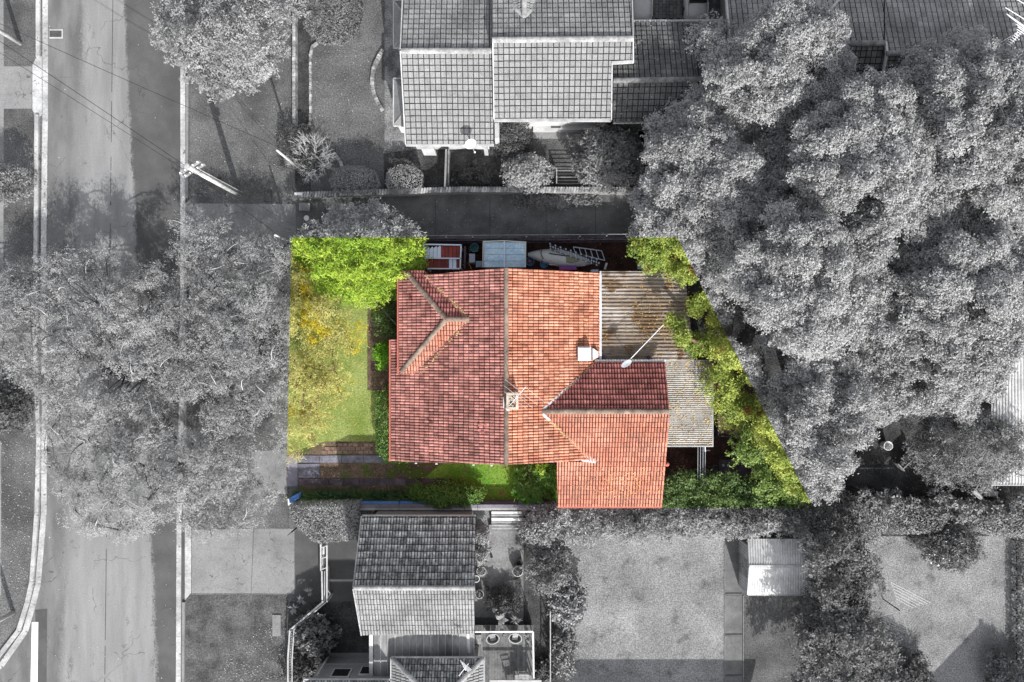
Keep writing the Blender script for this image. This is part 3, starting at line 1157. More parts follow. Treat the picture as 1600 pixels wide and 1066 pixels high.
kerb_run('kerb', [(61, -120), (61, 90)], 0.24, 0.13, 'kerb')
kerb_run('kerb', [(59, 180), (58, 330), (56, 520), (58, 600), (62, 680), (59, 800), (51, 908), (44, 940), (30, 985), (-5, 1030), (-120, 1080)], 0.24, 0.13, 'kerb')
kerb_run('gutter', [(71, -120), (71, 180), (69, 330), (68, 500), (70, 620), (69, 740), (69, 800), (60, 912), (52, 944), (40, 986), (2, 1040), (-120, 1095)], 0.34, 0.03, 'kerb')
sheet('kerb_ramp', [(58, 88), (66, 88), (66, 180), (58, 186), (51, 172), (51, 102)], 5, 'kerb')
kerb_run('kerb', [(294, 120), (293, 310)], 0.16, 0.13, 'concrete')
kerb_run('kerb', [(291, 385), (290, 820)], 0.16, 0.13, 'concrete')
kerb_run('kerb', [(288, 940), (286, 1300)], 0.16, 0.13, 'concrete')
kerb_run('gutter', [(286, -120), (286, 400), (283, 690), (280, 812), (278, 1300)], 0.30, 0.03, 'kerb')
sheet('kerb_ramp', [(289, 318), (297, 312), (304, 322), (304, 385), (290, 385)], 5, 'concrete')
sheet('kerb_ramp', [(289, 813), (299, 824), (299, 926), (289, 938)], 5, 'kerb')
sheet('gutter_shade_strip', [(283, 814), (289, 814), (286, 1300), (281, 1300)], 4, 'asphalt_dark')  # dark strip painting the kerb-face shade along the lower stretch
sheet('kerb_shade_strip', [(290, 100), (292.2, 100), (291.5, 318), (289.3, 318)], 3, 'soil')  # shade of the kerb face laid down as a thin dark sheet
sheet('kerb_shade_strip', [(288, 388), (290, 388), (288.5, 812), (286.5, 812)], 3, 'soil')  # same painted kerb-face shade, next stretch

M['path_grey'] = mat('path_grey', 0.10, 0.15, sc=0.8, fine=0.25, fsc=9)
# verges, lawns, beds ------------------------------------------------
sheet('verge', [(298, -150), (456, -150), (456, 318), (296, 318)], 1, 'verge')
sheet('verge', [(293, 385), (452, 385), (452, 828), (290, 828)], 1, 'verge')
sheet('verge', [(289, 930), (452, 930), (452, 1300), (285, 1300)], 1, 'verge_speck')
sheet('verge', [(-300, -150), (56, -150), (56, 600), (50, 900), (30, 980), (0, 1028), (-300, 1140)], 1, 'verge')
sheet('footpath', [(-40, -150), (5, -150), (6, 104), (6, 172), (5, 600), (-40, 600)], 2, 'concrete')
sheet('driveway_slab', px_rect(6, 104, 50, 170), 2, 'concrete')
sheet('driveway_slab', px_rect(4, 520, 48, 590), 2, 'concrete')
sheet('footpath', [(-40, 690), (2, 690), (2, 930), (-40, 960)], 2, 'concrete')
sheet('driveway_slab', [(304, 318), (462, 319), (463, 381), (400, 388), (304, 388)], 2, 'concrete')
sheet('driveway_slab', [(393, 706), (448, 702), (449, 772), (393, 772)], 2, 'concrete')
sheet('driveway_slab', [(300, 828), (396, 826), (392, 927), (300, 927)], 3, 'concrete')
sheet('driveway_slab', [(397, 826), (460, 826), (460, 928), (393, 927)], 3, 'concrete')
sheet('driveway_slab', px_rect(461, 830, 560, 940), 2, 'asphalt_dark')
sheet('lane', [(464, 306), (1010, 302), (1040, 372), (462, 374)], 2, 'asphalt_lane')
sheet('lawn', [(486, -150), (598, -150), (600, 300), (486, 300)], 2, 'grass_grey')
sheet('garden_bed', px_rect(461, -60, 486, 200), 1, 'soil')
sheet('gravel_path', px_rect(601, -150, 632, 236), 3, 'pebble')
sheet('garden_bed', [(461, 196), (486, 196), (486, 230), (600, 240), (1030, 180), (1060, 296), (461, 302)], 1, 'soil')
sheet('garden_bed', px_rect(1000, 120, 1900, 800), 1, 'soil')
# round patch of ground cover on the lawn
cc = [(519 + 48 * math.cos(t) * random.uniform(0.96, 1.04), 20 + 50 * math.sin(t) * random.uniform(0.96, 1.04)) for t in [i * 0.2094 for i in range(30)]]
sheet('ground_cover', cc, 3, 'cover')
# coloured parcel
sheet('front_lawn', [(448, 380), (606, 380), (606, 692), (582, 693), (448, 709)], 2, 'lawn_green')
sheet('garden_bed', px_rect(574, 470, 618, 610), 3, 'soil_brown')
sheet('side_lawn', [(575, 722), (872, 726), (872, 786), (466, 786), (466, 758), (575, 758)], 2, 'lawn_strip')
sheet('garden_bed', [(448, 709), (508, 690), (590, 690), (590, 724), (690, 724), (650, 758), (640, 748), (448, 748)], 3, 'soil_brown')
sheet('driveway_slab', px_rect(449, 712, 465, 760), 4, 'concrete_zone')
sheet('garden_bed', px_rect(466, 758, 640, 786), 3, 'soil_brown')
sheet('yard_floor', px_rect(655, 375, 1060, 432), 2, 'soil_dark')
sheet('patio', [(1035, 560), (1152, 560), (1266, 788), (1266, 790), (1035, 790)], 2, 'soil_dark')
# neighbours at the bottom
sheet('courtyard', px_rect(738, 796, 836, 965), 2, 'courtyard')
sheet('garden_bed', px_rect(818, 796, 900, 1300), 3, 'soil')
sheet('lawn', [(884, 812), (1131, 812), (1131, 1300), (884, 1300)], 4, 'lawn_pale')
sheet('lawn', px_rect(1161, 928, 1300, 1300), 2, 'verge')
sheet('lawn', px_rect(1300, 820, 1590, 1300), 2, 'lawn_pale')
sheet('garden_bed', px_rect(1230, 780, 1640, 838), 3, 'soil')
sheet('garden_bed', px_rect(450, 940, 612, 1070), 3, 'soil')
root = bpy.data.objects.new('garden_path', None)
COL.objects.link(root)
root.location = P(1145, 900)
root['kind'] = 'structure'
for a, b in ((800, 926), (930, 990), (994, 1054), (1058, 1130)):
    block(MB(), 1133, a, 1160, b, 0, 0.05).build('paving_slab', M['path_grey'], root, bevel=0.01)
kerb_run('path_edging', [(1132, 812), (1132, 1100)], 0.05, 0.07, 'concrete', 70)
kerb_run('path_edging', [(1161, 930), (1161, 1100)], 0.05, 0.07, 'concrete', 70)
for yy_ in (928, 992, 1056):
    kerb_run('path_edging', [(1133, yy_), (1160, yy_)], 0.05, 0.06, 'concrete', 40)

# ================================================================== top driveway pavers
root = bpy.data.objects.new('paved_driveway', None)
COL.objects.link(root)
root.location = P(1060, 10)
root['kind'] = 'structure'
block(MB(), 984, -90, 1140, 36, 0, 0.012).build('bedding', M['paver_joint'], root)
me = MB().box((0, 0, 0.03), (0.205, 0.40, 0.05)).mesh('paver')
for i in range(27):
    for j in range(-6, 4):
        x, y = 987 + i * 5.6, 8 + j * 10.6 + (i % 2) * 5.3
        if y > 34:
            continue
        o = obj_from_mesh('paver', me, M['paver'])
        o.location = P(x, y) + Vector((0, 0, random.uniform(-.004, .004)))
        o.rotation_euler.z = random.uniform(-.02, .02)
        o.parent = root
        o.matrix_parent_inverse = Matrix.Translation(-root.location)


# ================================================================== the red-roofed house
def wall_prism(t, pts, z, m, name='wall', zref=3.1):
    mb = MB()
    mb.prism([(p.x, p.y) for p in (P(a, b, zref) for a, b in pts)], 0, z)
    return mb.build(name, M[m], t)


hs = thing('red_roof_house', 'house with red terracotta tile roof of gables, hip bay and rear wing', 'house', P(800, 560))
zr, ze = 5.7, 3.1
pl_L = plane3((791, 419, zr), (791, 726, zr), (611, 600, ze))
pl_R = plane3((791, 419, zr), (791, 726, zr), (935, 500, 3.6))
tile_plane(hs, pl_L, [[(623, 433), (791, 419), (791, 726), (623, 721)], [(611, 531), (623, 531), (623, 721), (611, 720)]], 'tile_red_dim', 'roof_deck_red')
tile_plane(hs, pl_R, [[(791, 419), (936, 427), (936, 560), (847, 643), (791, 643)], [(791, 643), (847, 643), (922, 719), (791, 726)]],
           'tile_orange_lit', 'roof_deck_red')
zw = on_plane(847, 643, pl_R).z
pl_WU = plane3((847, 643, zw), (1045, 643, zw), (980, 565, zw - 1.15))
pl_WD = plane3((847, 643, zw), (1045, 643, zw), (950, 792, zw - 2.1))
tile_plane(hs, pl_WU, [[(847, 643), (930, 566), (1039, 566), (1046, 643)]], 'tile_maroon_shaded', 'roof_deck_red')
tile_plane(hs, pl_WD, [[(847, 643), (1046, 643), (1040, 722), (922, 721)], [(870, 721), (1040, 722), (1034, 791), (871, 791)]], 'tile_pink_lit', 'roof_deck_red')
zb = on_plane(734, 498, pl_L).z
pl_BL = plane3((697, 499, zb), (624, 583, 3.62), (624, 412, 3.62))
pl_BD = plane3((697, 499, zb), (734, 499, zb), (640, 583, 3.62))
pl_BU = plane3((697, 499, zb), (734, 499, zb), (640, 414, 3.62))
tile_plane(hs, pl_BL, [[(697, 499), (625, 583), (624, 424), (634, 424)]], 'tile_red_dim', 'roof_deck_red')
tile_plane(hs, pl_BD, [[(697, 499), (735, 499), (657, 583), (625, 583)]], 'tile_pink_lit', 'roof_deck_red')
tile_plane(hs, pl_BU, [[(697, 499), (735, 499), (664, 424), (634, 424)]], 'tile_maroon_shaded', 'roof_deck_red')
ridge_caps(hs, P(791, 419, zr), P(791, 726, zr), 'cap_brown', r_=0.12)
ridge_caps(hs, P(847, 643, zw), P(1045, 643, zw), 'cap_brown', r_=0.14)
ridge_caps(hs, P(697, 499, zb + .02), on_plane(627, 581, pl_BL), 'cap_brown')
ridge_caps(hs, P(697, 499, zb + .02), on_plane(637, 428, pl_BL), 'cap_brown')
ridge_caps(hs, P(697, 499, zb + .03), P(733, 499, zb + .03), 'cap_brown')


def strip(parent, a, b, wd, m, name, dz=0.03, ht=0.05):
    a, b = Vector(a) + Vector((0, 0, dz)), Vector(b) + Vector((0, 0, dz))
    return MB().bar(a, b, wd, ht).build(name, M[m], parent)


def mossy(parent, a, b, wd, name='valley_debris', n=60):
    mb = MB()
    a, b = Vector(a), Vector(b)
    for _ in range(n):
        p = a.lerp(b, random.random()) + Vector((random.uniform(-wd, wd), random.uniform(-wd, wd), random.uniform(0.03, 0.07)))
        mb.lathe(p, [(random.uniform(.04, .09), -0.03), (random.uniform(.03, .06), 0.02), (0.015, 0.035)], 5, sx=random.uniform(.6, 1.4))
    o = mb.build(name, M['moss'], parent)
    o['kind'] = 'stuff'
    return o


va, vb = on_plane(734, 499, pl_L), on_plane(664, 430, pl_L)
mossy(hs, va, vb, 0.06, n=90)
va, vb = on_plane(734, 499, pl_L), on_plane(657, 584, pl_L)
mossy(hs, va, vb, 0.06, n=50)
va, vb = on_plane(846, 642, pl_R), on_plane(930, 567, pl_R)
strip(hs, va.lerp(vb, 0.02), va.lerp(vb, 0.72), 0.12, 'lead', 'valley_flashing', dz=0.07)
mossy(hs, va.lerp(vb, .3), vb, 0.08, n=70)
va, vb = on_plane(846, 645, pl_R), on_plane(924, 718, pl_R)
strip(hs, va.lerp(vb, 0.02), va.lerp(vb, 0.16), 0.14, 'lead', 'valley_flashing', dz=0.08)
mossy(hs, va.lerp(vb, .12), vb, 0.07, n=90)
pblock(MB(), [(908, 717), (921, 712), (932, 720), (931, 724), (909, 721)], on_plane(920, 720, pl_WD).z, on_plane(920, 720, pl_WD).z + 0.09).build('valley_apron', M['lead'], hs)
# walls
wall_prism(hs, [(640, 445), (920, 445), (920, 555), (1025, 580), (1025, 700), (1018, 770), (885, 770), (885, 705), (628, 705), (628, 545), (640, 545)], 2.95, 'brick_wall_red')
for y in (424, 722):
    yy = 424 if y == 424 else 720
    a, b, c = on_plane(640, yy + (10 if y == 424 else -8), pl_L), P(791, yy + (4 if y == 424 else -3), zr - 0.15), on_plane(915, yy + (10 if y == 424 else -8), pl_R)
    MB().add([(a.x, b.y, a.z - .15), (b.x, b.y, b.z), (c.x, b.y, c.z - .15), (c.x, b.y, 2.9), (a.x, b.y, 2.9)], [(0, 1, 2, 3, 4)]).build('gable_wall', M['brick_wall_red'], hs)
a = on_plane(1040, 575, pl_WU)
b = P(1040, 643, zw)
c = on_plane(1034, 785, pl_WD)
MB().add([(b.x - .3, a.y, a.z - .12), (b.x - .3, b.y, b.z - .12), (b.x - .3, c.y, c.z - .12), (b.x - .3, c.y, 0), (b.x - .3, a.y, 0)], [(0, 1, 2, 3, 4)]).build('gable_wall', M['brick_wall_red'], hs)
gutter_run(hs, on_plane(609.5, 531, pl_L), on_plane(609.5, 721, pl_L), 'terracotta')
gutter_run(hs, on_plane(622, 426, pl_BL), on_plane(622, 584, pl_BL), 'terracotta')
gutter_run(hs, on_plane(938, 430, pl_R), on_plane(938, 562, pl_R), 'lead', wd=0.14, dz=0.02)
gutter_run(hs, on_plane(930, 564, pl_WU), on_plane(1040, 564, pl_WU), 'lead', wd=0.13)
gutter_run(hs, on_plane(871, 792.5, pl_WD), on_plane(1034, 792.5, pl_WD), 'terracotta')
for xx in (650, 682, 740, 768):
    p = on_plane(xx, 722 + (xx - 611) * 0.03, pl_L)
    MB().box((p.x, p.y - 0.03, p.z), (0.12, 0.06, 0.06)).build('verge_clip', M['lead'], hs)
# replaced darker tiles
for (x, y) in ((751, 664), (760, 664), (751, 672), (760, 672), (756, 676), (993, 778)):
    p = on_plane(x, y, pl_L if x < 900 else pl_WD)
    MB().box((p.x, p.y, p.z + 0.075), (0.27, 0.13, 0.03)).build('odd_tile', M['tile_maroon_shaded'], hs)
# roof cowl, chimney
p = on_plane(914, 552, pl_R)
zt = p.z + 0.55
mb = MB()
a = [P(x, y, zt) for x, y in ((903, 542), (924, 542), (924, 564), (903, 564))]
mb.prism([(q.x, q.y) for q in a], p.z - 0.3, zt)
cow = mb.build('roof_cooler', M['steel_white'], hs, bevel=0.05)
a2 = [P(x, y, zt + .05) for x, y in ((905, 544), (922, 544), (922, 562), (905, 562))]
MB().prism([(q.x, q.y) for q in a2], zt, zt + 0.03).build('lid', M['steel_white'], cow, bevel=0.02)
b2 = [P(x, y, p.z + 0.1) for x, y in ((926, 544), (935, 550), (935, 558), (926, 563))]
MB().prism([(q.x, q.y) for q in b2], p.z - 0.3, p.z + 0.12).build('flashing', M['lead'], cow)
zc = 6.3
mb = MB()
for (x0, y0, x1, y1) in ((791, 614, 810, 618), (791, 636, 810, 640), (791, 618, 795, 636), (806, 618, 810, 636)):
    block(mb, x0, y0, x1, y1, 4.9, zc)
ch = mb.build('chimney', M['chimney'], hs, bevel=0.015)
block(MB(), 794, 617, 807, 637, 4.9, zc - 0.12).build('chimney_fill', M['rubble_brick'], ch)
block(MB(), 786, 620, 791, 638, 5.2, 5.75).build('chimney_flashing', M['lead'], ch)
mb = MB()
for _ in range(26):
    q = P(random.uniform(795, 806), random.uniform(619, 635), zc - 0.08)
    mb.box(q, (random.uniform(.06, .14), random.uniform(.05, .1), 0.1), random.uniform(0, 3))
mb.build('broken_bricks', M['rubble_brick'], ch)
pblock(MB(), [(790, 638), (796, 639), (796, 643), (792, 642)], 5.4, 5.9).build('flashing_corner', M['lead'], ch)
# half-round vent on the roof end
p = on_plane(1040, 726, pl_WD)
MB().lathe((p.x + .1, p.y, p.z - 0.5), [(0.1, -.6), (0.12, .3), (0.13, .42), (0.05, 0.5)], 12).build('vent_pipe', M['terracotta'], hs)

# aerial on the chimney
an = thing('tv_aerial', 'white television aerial of thin parallel rods on the chimney', 'aerial', P(808, 622, 6.0))
za = 7.3
MB().tube([P(806, 622, 5.6), P(806, 620, za)], 0.022, 6).build('mast', M['steel_white'], an)
MB().tube([P(796, 634, za), P(822, 604, za)], 0.018, 6).build('boom', M['steel_white'], an)
for (a, b) in (((789, 593), (840, 633)), ((788, 603), (832, 637)), ((788, 612), (823, 639)), ((821, 605), (853, 630)), ((795, 622), (800, 627)), ((805, 612), (822, 625))):
    MB().tube([P(*a, za + .03), P(*b, za + .03)], 0.010, 5).build('rod', M['gutter'], an)


def dish(name, label, px, py, z, rx, ry, rot, m, arm_to=None, mast_to=None):
    c = P(px, py, z)
    t = thing(name, label, 'satellite dish', c)
    k = S * (H - z) / H
    tilt = Matrix.Rotation(R(-38), 3, 'X') if True else None
    mb = MB()
    prof = [(0.02, -0.085), (0.12, -0.075), (0.22, -0.045), (0.31, 0.0), (0.325, 0.004), (0.30, 0.012), (0.2, -0.03), (0.05, -0.06)]
    mb.lathe((0, 0, 0), prof, 22)
    vs = []
    cr, sr = math.cos(rot), math.sin(rot)
    for v in mb.v:
        v = Vector((v[0] * rx * k / 0.325, v[1] * ry * k / 0.325, v[2]))
        v = Vector((cr * v.x - sr * v.y, sr * v.x + cr * v.y, v.z + v.y * 0.5))
        vs.append(v + c)
    mb.v = [tuple(v) for v in vs]
    mb.build('reflector', M[m], t, smooth=True)
    if arm_to:
        e = P(*arm_to)
        MB().tube([c + Vector((0, 0, -.05)), e], 0.018, 6).build('feed_arm', M['metal_grey'], t)
        MB().box(e, (0.1, 0.08, 0.08)).build('feed_horn', M['steel_white'], t)
    if mast_to:
        MB().tube([c + Vector((0, 0, -.06)), P(*mast_to)], 0.025, 6).build('mast', M['metal_grey'], t)
    return t


d1 = dish('satellite_dish', 'grey satellite dish at the gutter of the maroon wing slope', 979, 568, 4.55, 9.5, 5.0, R(32), 'metal_grey', mast_to=(985, 566, 3.5))
MB().tube([P(984, 562, 4.5), P(1037, 507, 4.4)], 0.03, 6).build('stay', M['steel_white'], d1)

# patio roofs of the red house (each stands on its own posts)
pr = thing('ribbed_patio_roof', 'weathered ribbed metal patio roof with fallen leaves beside orange tiles', 'patio roof', P(1005, 495))
pl_C = plane3((938, 430, 3.25), (938, 560, 3.25), (1078, 500, 2.85))
corrugated('roof_sheet', pr, pl_C, [(938, 424), (1070, 424), (1084, 563), (938, 563)], 'sheet_old', 0.215, 0.07, 'x')
strip(pr, on_plane(938, 424, pl_C), on_plane(938, 563, pl_C), 0.10, 'gutter', 'barge', dz=0.06)
for (x, y) in ((1062, 430), (1070, 555)):
    q = on_plane(x, y, pl_C)
    MB().box((q.x, q.y, q.z / 2 - .05), (0.09, 0.09, q.z - .1)).build('post', M['timber_grey'], pr)
for x in (943, 1013):
    q = on_plane(x, 559, pl_C)
    MB().box((q.x, q.y, q.z + 0.12), (0.16, 0.24, 0.2)).build('beam_end', M['timber_dark'], pr)
sr_ = thing('fluted_patio_roof', 'finely fluted grey patio roof strewn with leaves behind pink tiles', 'patio roof', P(1080, 630))
pl_F = plane3((1042, 570, 2.75), (1042, 690, 2.75), (1110, 630, 2.55))
corrugated('roof_sheet', sr_, pl_F, [(1030, 562), (1113, 562), (1113, 697), (1036, 697)], 'sheet_grey', 0.115, 0.04, 'x', trap=False)
strip(sr_, on_plane(1036, 697.5, pl_F), on_plane(1114, 697.5, pl_F), 0.05, 'gutter', 'front_trim', dz=0.02, ht=0.08)
strip(sr_, on_plane(1113.5, 562, pl_F), on_plane(1113.5, 697, pl_F), 0.05, 'gutter', 'side_trim', dz=0.02, ht=0.08)
for (x, y) in ((1108, 570), (1108, 690)):
    q = on_plane(x, y, pl_F)
    MB().box((q.x, q.y, q.z / 2 - .05), (0.09, 0.09, q.z - .12)).build('post', M['timber_grey'], sr_)


def litter(name, label, pl, poly, n, sz=0.07, m='litter', dz=0.06, dense=None):
    mb = MB()
    a, nn = pl
    xs = [p[0] for p in poly]
    ys = [p[1] for p in poly]
    k = 0
    while k < n:
        x, y = random.uniform(min(xs), max(xs)), random.uniform(min(ys), max(ys))
        if dense:
            x = random.gauss(dense[0], dense[2])
            y = random.gauss(dense[1], dense[3])
        if not in_poly(x, y, poly):
            n -= 0.3
            continue
        k += 1
        c = on_plane(x, y, pl) + nn * dz
        t = random.uniform(0, 6.28)
        s = sz * random.uniform(0.5, 1.3)
        d = Vector((math.cos(t), math.sin(t), 0))
        d = (d - nn * d.dot(nn)).normalized()
        e = nn.cross(d) * 0.45
        up = nn * 0.015
        mb.add([c - d * s + up, c + e * s, c + d * s + up, c - e * s], [(0, 1, 2, 3)])
    o = mb.build(name, M[m])
    tag(o, label, 'leaf litter', kind='stuff')
    return o


litter('fallen_leaves', 'scattered yellow dead leaves lying on the ribbed patio roof', pl_C, [(938, 424), (1076, 424), (1078, 563), (938, 563)], 1300, 0.045, dense=(1030, 500, 62, 85))
litter('fallen_leaves', 'brown dead leaves lying on the fluted patio roof', pl_F, [(1040, 562), (1112, 562), (1112, 697), (1040, 697)], 520, 0.05)
litter('fallen_leaves', 'pale leaves speckling the lower pink roof tiles', pl_WD, [(872, 726), (1036, 726), (1032, 788), (872, 788)], 420, 0.045, dense=(975, 755, 40, 20))
litter('fallen_leaves', 'dead leaves along the gutter side of the orange tiles', pl_R, [(880, 430), (935, 430), (935, 560), (880, 560)], 120, 0.05)

ZG = (Vector((0, 0, 0.02)), Vector((0, 0, 1)))
for lab_, poly_, n_ in (('pale dead leaves strewn over the far verge at the left edge', [(2, 640), (50, 640), (46, 900), (20, 960), (2, 960)], 420),
                        ('dead leaves and clippings on the lower street verge', [(340, 1066), (360, 1020), (400, 985), (448, 960), (448, 1066)], 420),
                        ('dead leaves scattered on the upper verge lawn', [(300, 140), (450, 140), (450, 316), (300, 316)], 160),
                        ('pale clippings scattered on the lawn beside the crescent edging', [(490, 70), (598, 70), (598, 260), (490, 260)], 160),
                        ('leaf litter gathered along the road gutter', [(64, -10), (76, -10), (74, 700), (64, 700)], 160),
                        ('dead leaves scattered across the lower road', [(80, 830), (272, 830), (270, 1066), (75, 1066)], 70),
                        ('leaf litter on the pale lawn below the hedge row', [(892, 840), (1128, 840), (1128, 1066), (892, 1066)], 160),
                        ('leaf litter on the lawn round the clothes line', [(1360, 845), (1580, 845), (1580, 1060), (1400, 1060)], 120),
                        ('dead leaves dotted along the shaded lane', [(470, 310), (1000, 310), (1000, 370), (470, 370)], 120)):
    litter('fallen_leaves', lab_, ZG, poly_, n_, 0.045, 'litter_grey', dz=0.01)
litter('fallen_leaves', 'yellow dead leaves on the green side lawn', ZG, [(580, 726), (868, 730), (868, 784), (580, 784)], 160, 0.045, 'litter', dz=0.01)
litter('fallen_leaves', 'yellow leaves dropped on the front lawn', ZG, [(456, 474), (580, 474), (580, 690), (456, 700)], 240, 0.045, 'litter', dz=0.01)
litter('fallen_leaves', 'dead leaves on the dark floor of the side yard', ZG, [(660, 380), (1040, 380), (1040, 428), (660, 428)], 160, 0.045, 'litter', dz=0.01)

# ================================================================== the cluttered side yard
pg = thing('striped_pergola', 'white framed pergola with maroon and pale roof slats', 'pergola', P(692, 401))
z = 2.3
for a, b in (((661, 382), (721, 383)), ((664, 403.5), (720, 404)), ((668, 420), (719, 420)), ((720.5, 383), (719, 420)), ((661, 382), (664, 404))):
    MB().bar(P(*a, z + .05), P(*b, z + .05), 0.07, 0.1).build('frame_bar', M['panel_white'], pg)
for i in range(9):
    x = 665 + i * 6.1
    block(MB(), x, 384.5, x + 5.4, 402.5, z - .02, z).build('slat', M['panel_white'] if i < 4 else M['maroon'], pg) if i >= 4 else pblock(
        MB(), [(x, 390 - i), (x + 4, 387 - i), (x + 5.6, 385.5), (x + 5.6, 402.5), (x, 402.5)], z - .02, z).build('slat', M['panel_white'], pg)
    block(MB(), x, 405, x + 5.4, 420, z - .02, z).build('slat', M['panel_white'] if i in (6, 7) else M['maroon'], pg)
for x, y in ((663, 384), (719, 385), (719, 418), (666, 418)):
    p = P(x, y, z)
    MB().box((p.x, p.y, z / 2), (0.08, 0.08, z)).build('post', M['panel_white'], pg)
MB().bar(P(727, 386, 1.6), P(726, 420, 1.6), 0.06, 0.6).build('side_screen', M['timber_dark'], pg)

bs = thing('blue_shed', 'pale blue garden shed with panelled roof beside the orange gable', 'shed', P(788, 398))
z = 2.15
w0 = [P(x, y, z) for x, y in ((757, 380), (819, 380), (819, 417), (757, 417))]
MB().prism([(q.x, q.y) for q in w0], 0, z - 0.15).build('wall', M['blue_panel'], bs)
for i, (xa, xb) in enumerate(((756, 787), (789, 821))):
    for j in range(4):
        ya = 378.5 + j * 9.9
        a, b, c, d = (P(xa, ya, z + (0 if i == 0 else .22)), P(xb, ya, z + (.22 if i == 0 else 0)), P(xb, ya + 9.4, z + (.22 if i == 0 else 0)), P(xa, ya + 9.4, z + (0 if i == 0 else .22)))
        MB().slab([a, b, c, d], 0.03).build('roof_panel', M['blue_panel'], bs)
MB().bar(P(788, 377, z + .25), P(788, 418, z + .25), 0.09, 0.05).build('ridge_strip', M['panel_white'], bs)
for a, b in (((755, 378), (754.5, 418)), ((821.5, 379), (821, 418)), ((755, 377.5), (788, 376.5)), ((788, 376.5), (822, 378.5))):
    za_, zb_ = (z + .25 if a[0] == 788 else z + .03), (z + .25 if b[0] == 788 else z + .03)
    MB().bar(P(*a, za_), P(*b, zb_), 0.05, 0.07).build('roof_trim', M['cream'], bs)


def tub(name, label, px, py, r_, h, m, cat='tub', sy=1.0):
    b = P(px, py, h)
    b.z = 0.01
    t = thing(name, label, cat, b)
    MB().lathe(b, [(r_ * .75, 0), (r_ * .98, h * .93), (r_ * 1.05, h * .94), (r_ * 1.05, h), (r_ * .93, h), (r_ * .7, 0.06)], 18, sy=sy).build('body', M[m], t)
    return t


tub('plastic_bucket', 'tall teal bucket with dark inside between pergola and blue shed', 741, 387, 0.26, 0.7, 'teal', 'bucket')
tub('blue_tub', 'round blue plastic tub holding something red beside the shed', 828, 409, 0.26, 0.35, 'blue_plastic')
tub('blue_tub', 'empty bright blue tub below the white dinghy', 850, 413, 0.24, 0.4, 'blue_plastic')
p = P(827, 408, 0.3)
o = MB().lathe((p.x, p.y, 0.05), [(0.05, 0), (0.12, 0.14), (0.09, 0.24), (0.02, 0.26)], 9).build('red_ball', M['terracotta'])
tag(o, 'small red lump lying inside the blue tub by the shed', 'ball')
wb = thing('white_box', 'white lidded box standing upright under the teal bucket', 'box', P(737, 405))
block(MB(), 733.5, 397, 741.5, 411, 0, 0.75).build('body', M['panel_white'], wb, bevel=0.02)
block(MB(), 733, 396.5, 742, 410, 0.76, 0.82).build('lid', M['panel_white'], wb, bevel=0.01)
wt_ = thing('stool', 'small square stool with a pale blue round seat by the shed', 'stool', P(748, 413))
block(MB(), 743.5, 408, 753, 417.5, 0.5, 0.54).build('top', M['panel_white'], wt_)
c = P(748.5, 412.5, .56)
MB().lathe((c.x, c.y, 0.54), [(0.17, 0), (0.18, 0.04), (0.15, 0.05)], 16).build('seat', M['blue_panel'], wt_)
for x, y in ((744.5, 409), (752, 409), (752, 416), (744.5, 416)):
    q = P(x, y, .5)
    MB().box((q.x, q.y, 0.25), (0.04, 0.04, 0.5)).build('leg', M['panel_white'], wt_)
o = MB().bar(P(732, 411, 0.3), P(736.5, 420, 0.9), 0.05, 0.05).build('yellow_stick', M['litter'])
tag(o, 'yellow stick leaning near the white box', 'stick')
# dinghy, ladder, lattice
dg = thing('dinghy', 'small white dinghy with canvas patch lying among clutter', 'boat', P(870, 400))
vs, fs = [], []
N_, K_ = 15, 9
for i in range(N_):
    t = i / (N_ - 1)
    x, y = 825 + t * 98, 397 + t * 13 - math.sin(t * math.pi) * 1
    hw = 13.5 * math.sin(math.pi * min(1, (t * 0.92 + 0.04))) ** 0.75
    for k in range(K_):
        a = math.pi * k / (K_ - 1)
        q = P(x, y - math.cos(a) * hw, 0.4)
        vs.append((q.x, q.y, 0.12 + 0.52 * math.sin(a) * math.sin(math.pi * (t * .9 + .05)) ** 0.5))
for i in range(N_ - 1):
    for k in range(K_ - 1):
        fs.append((i * K_ + k, i * K_ + k + 1, (i + 1) * K_ + k + 1, (i + 1) * K_ + k))
MB().add(vs, fs).build('hull', M['hull'], dg, smooth=True)
pblock(MB(), [(884, 399), (902, 403), (905, 408), (893, 411), (885, 409)], 0.5, 0.66).build('canvas_patch', M['canvas'], dg, bevel=0.03)
MB().bar(P(858, 396, .66), P(885, 400, .66), 0.06, 0.04).build('keel_strip', M['timber_dark'], dg)
MB().tube([P(846, 391, .5), P(845, 397, .68), P(849, 405, .55)], 0.025, 5).build('rope', M['timber_dark'], dg)
ld = thing('ladder', 'white ladder lying tilted across the dark yard', 'ladder', P(920, 398))
A, B, C, D = (896, 386), (940, 392), (899, 396), (945, 407)
for a, b in ((A, B), (C, D)):
    MB().bar(P(*a, .55), P(*b, .55), 0.05, 0.06).build('rail', M['panel_white'], ld)
for i in range(6):
    t = i / 5
    a = (A[0] + (B[0] - A[0]) * t, A[1] + (B[1] - A[1]) * t)
    b = (C[0] + (D[0] - C[0]) * t, C[1] + (D[1] - C[1]) * t)
    MB().bar(P(*a, .55), P(*b, .55), 0.04, 0.04).build('rung', M['panel_white'], ld)
lt = thing('lattice_panel', 'sagging lattice panel in dark and pale chequers over the dinghy', 'lattice', P(885, 395))
for i in range(20):
    t = i / 19
    x, y = 860 + 76 * t, 383 + 26 * t
    for j in range(3):
        if (i + j) % 2 == 0 or j == 1:
            q = P(x + random.uniform(-.5, .5), y + j * 4.2 - 2, 0.75)
            MB().box((q.x, q.y, 0.74 + .02 * (j % 2)), (0.075, 0.12, 0.02), 0.3 + random.uniform(-.2, .2)).build('lath', M['panel_white'], lt)
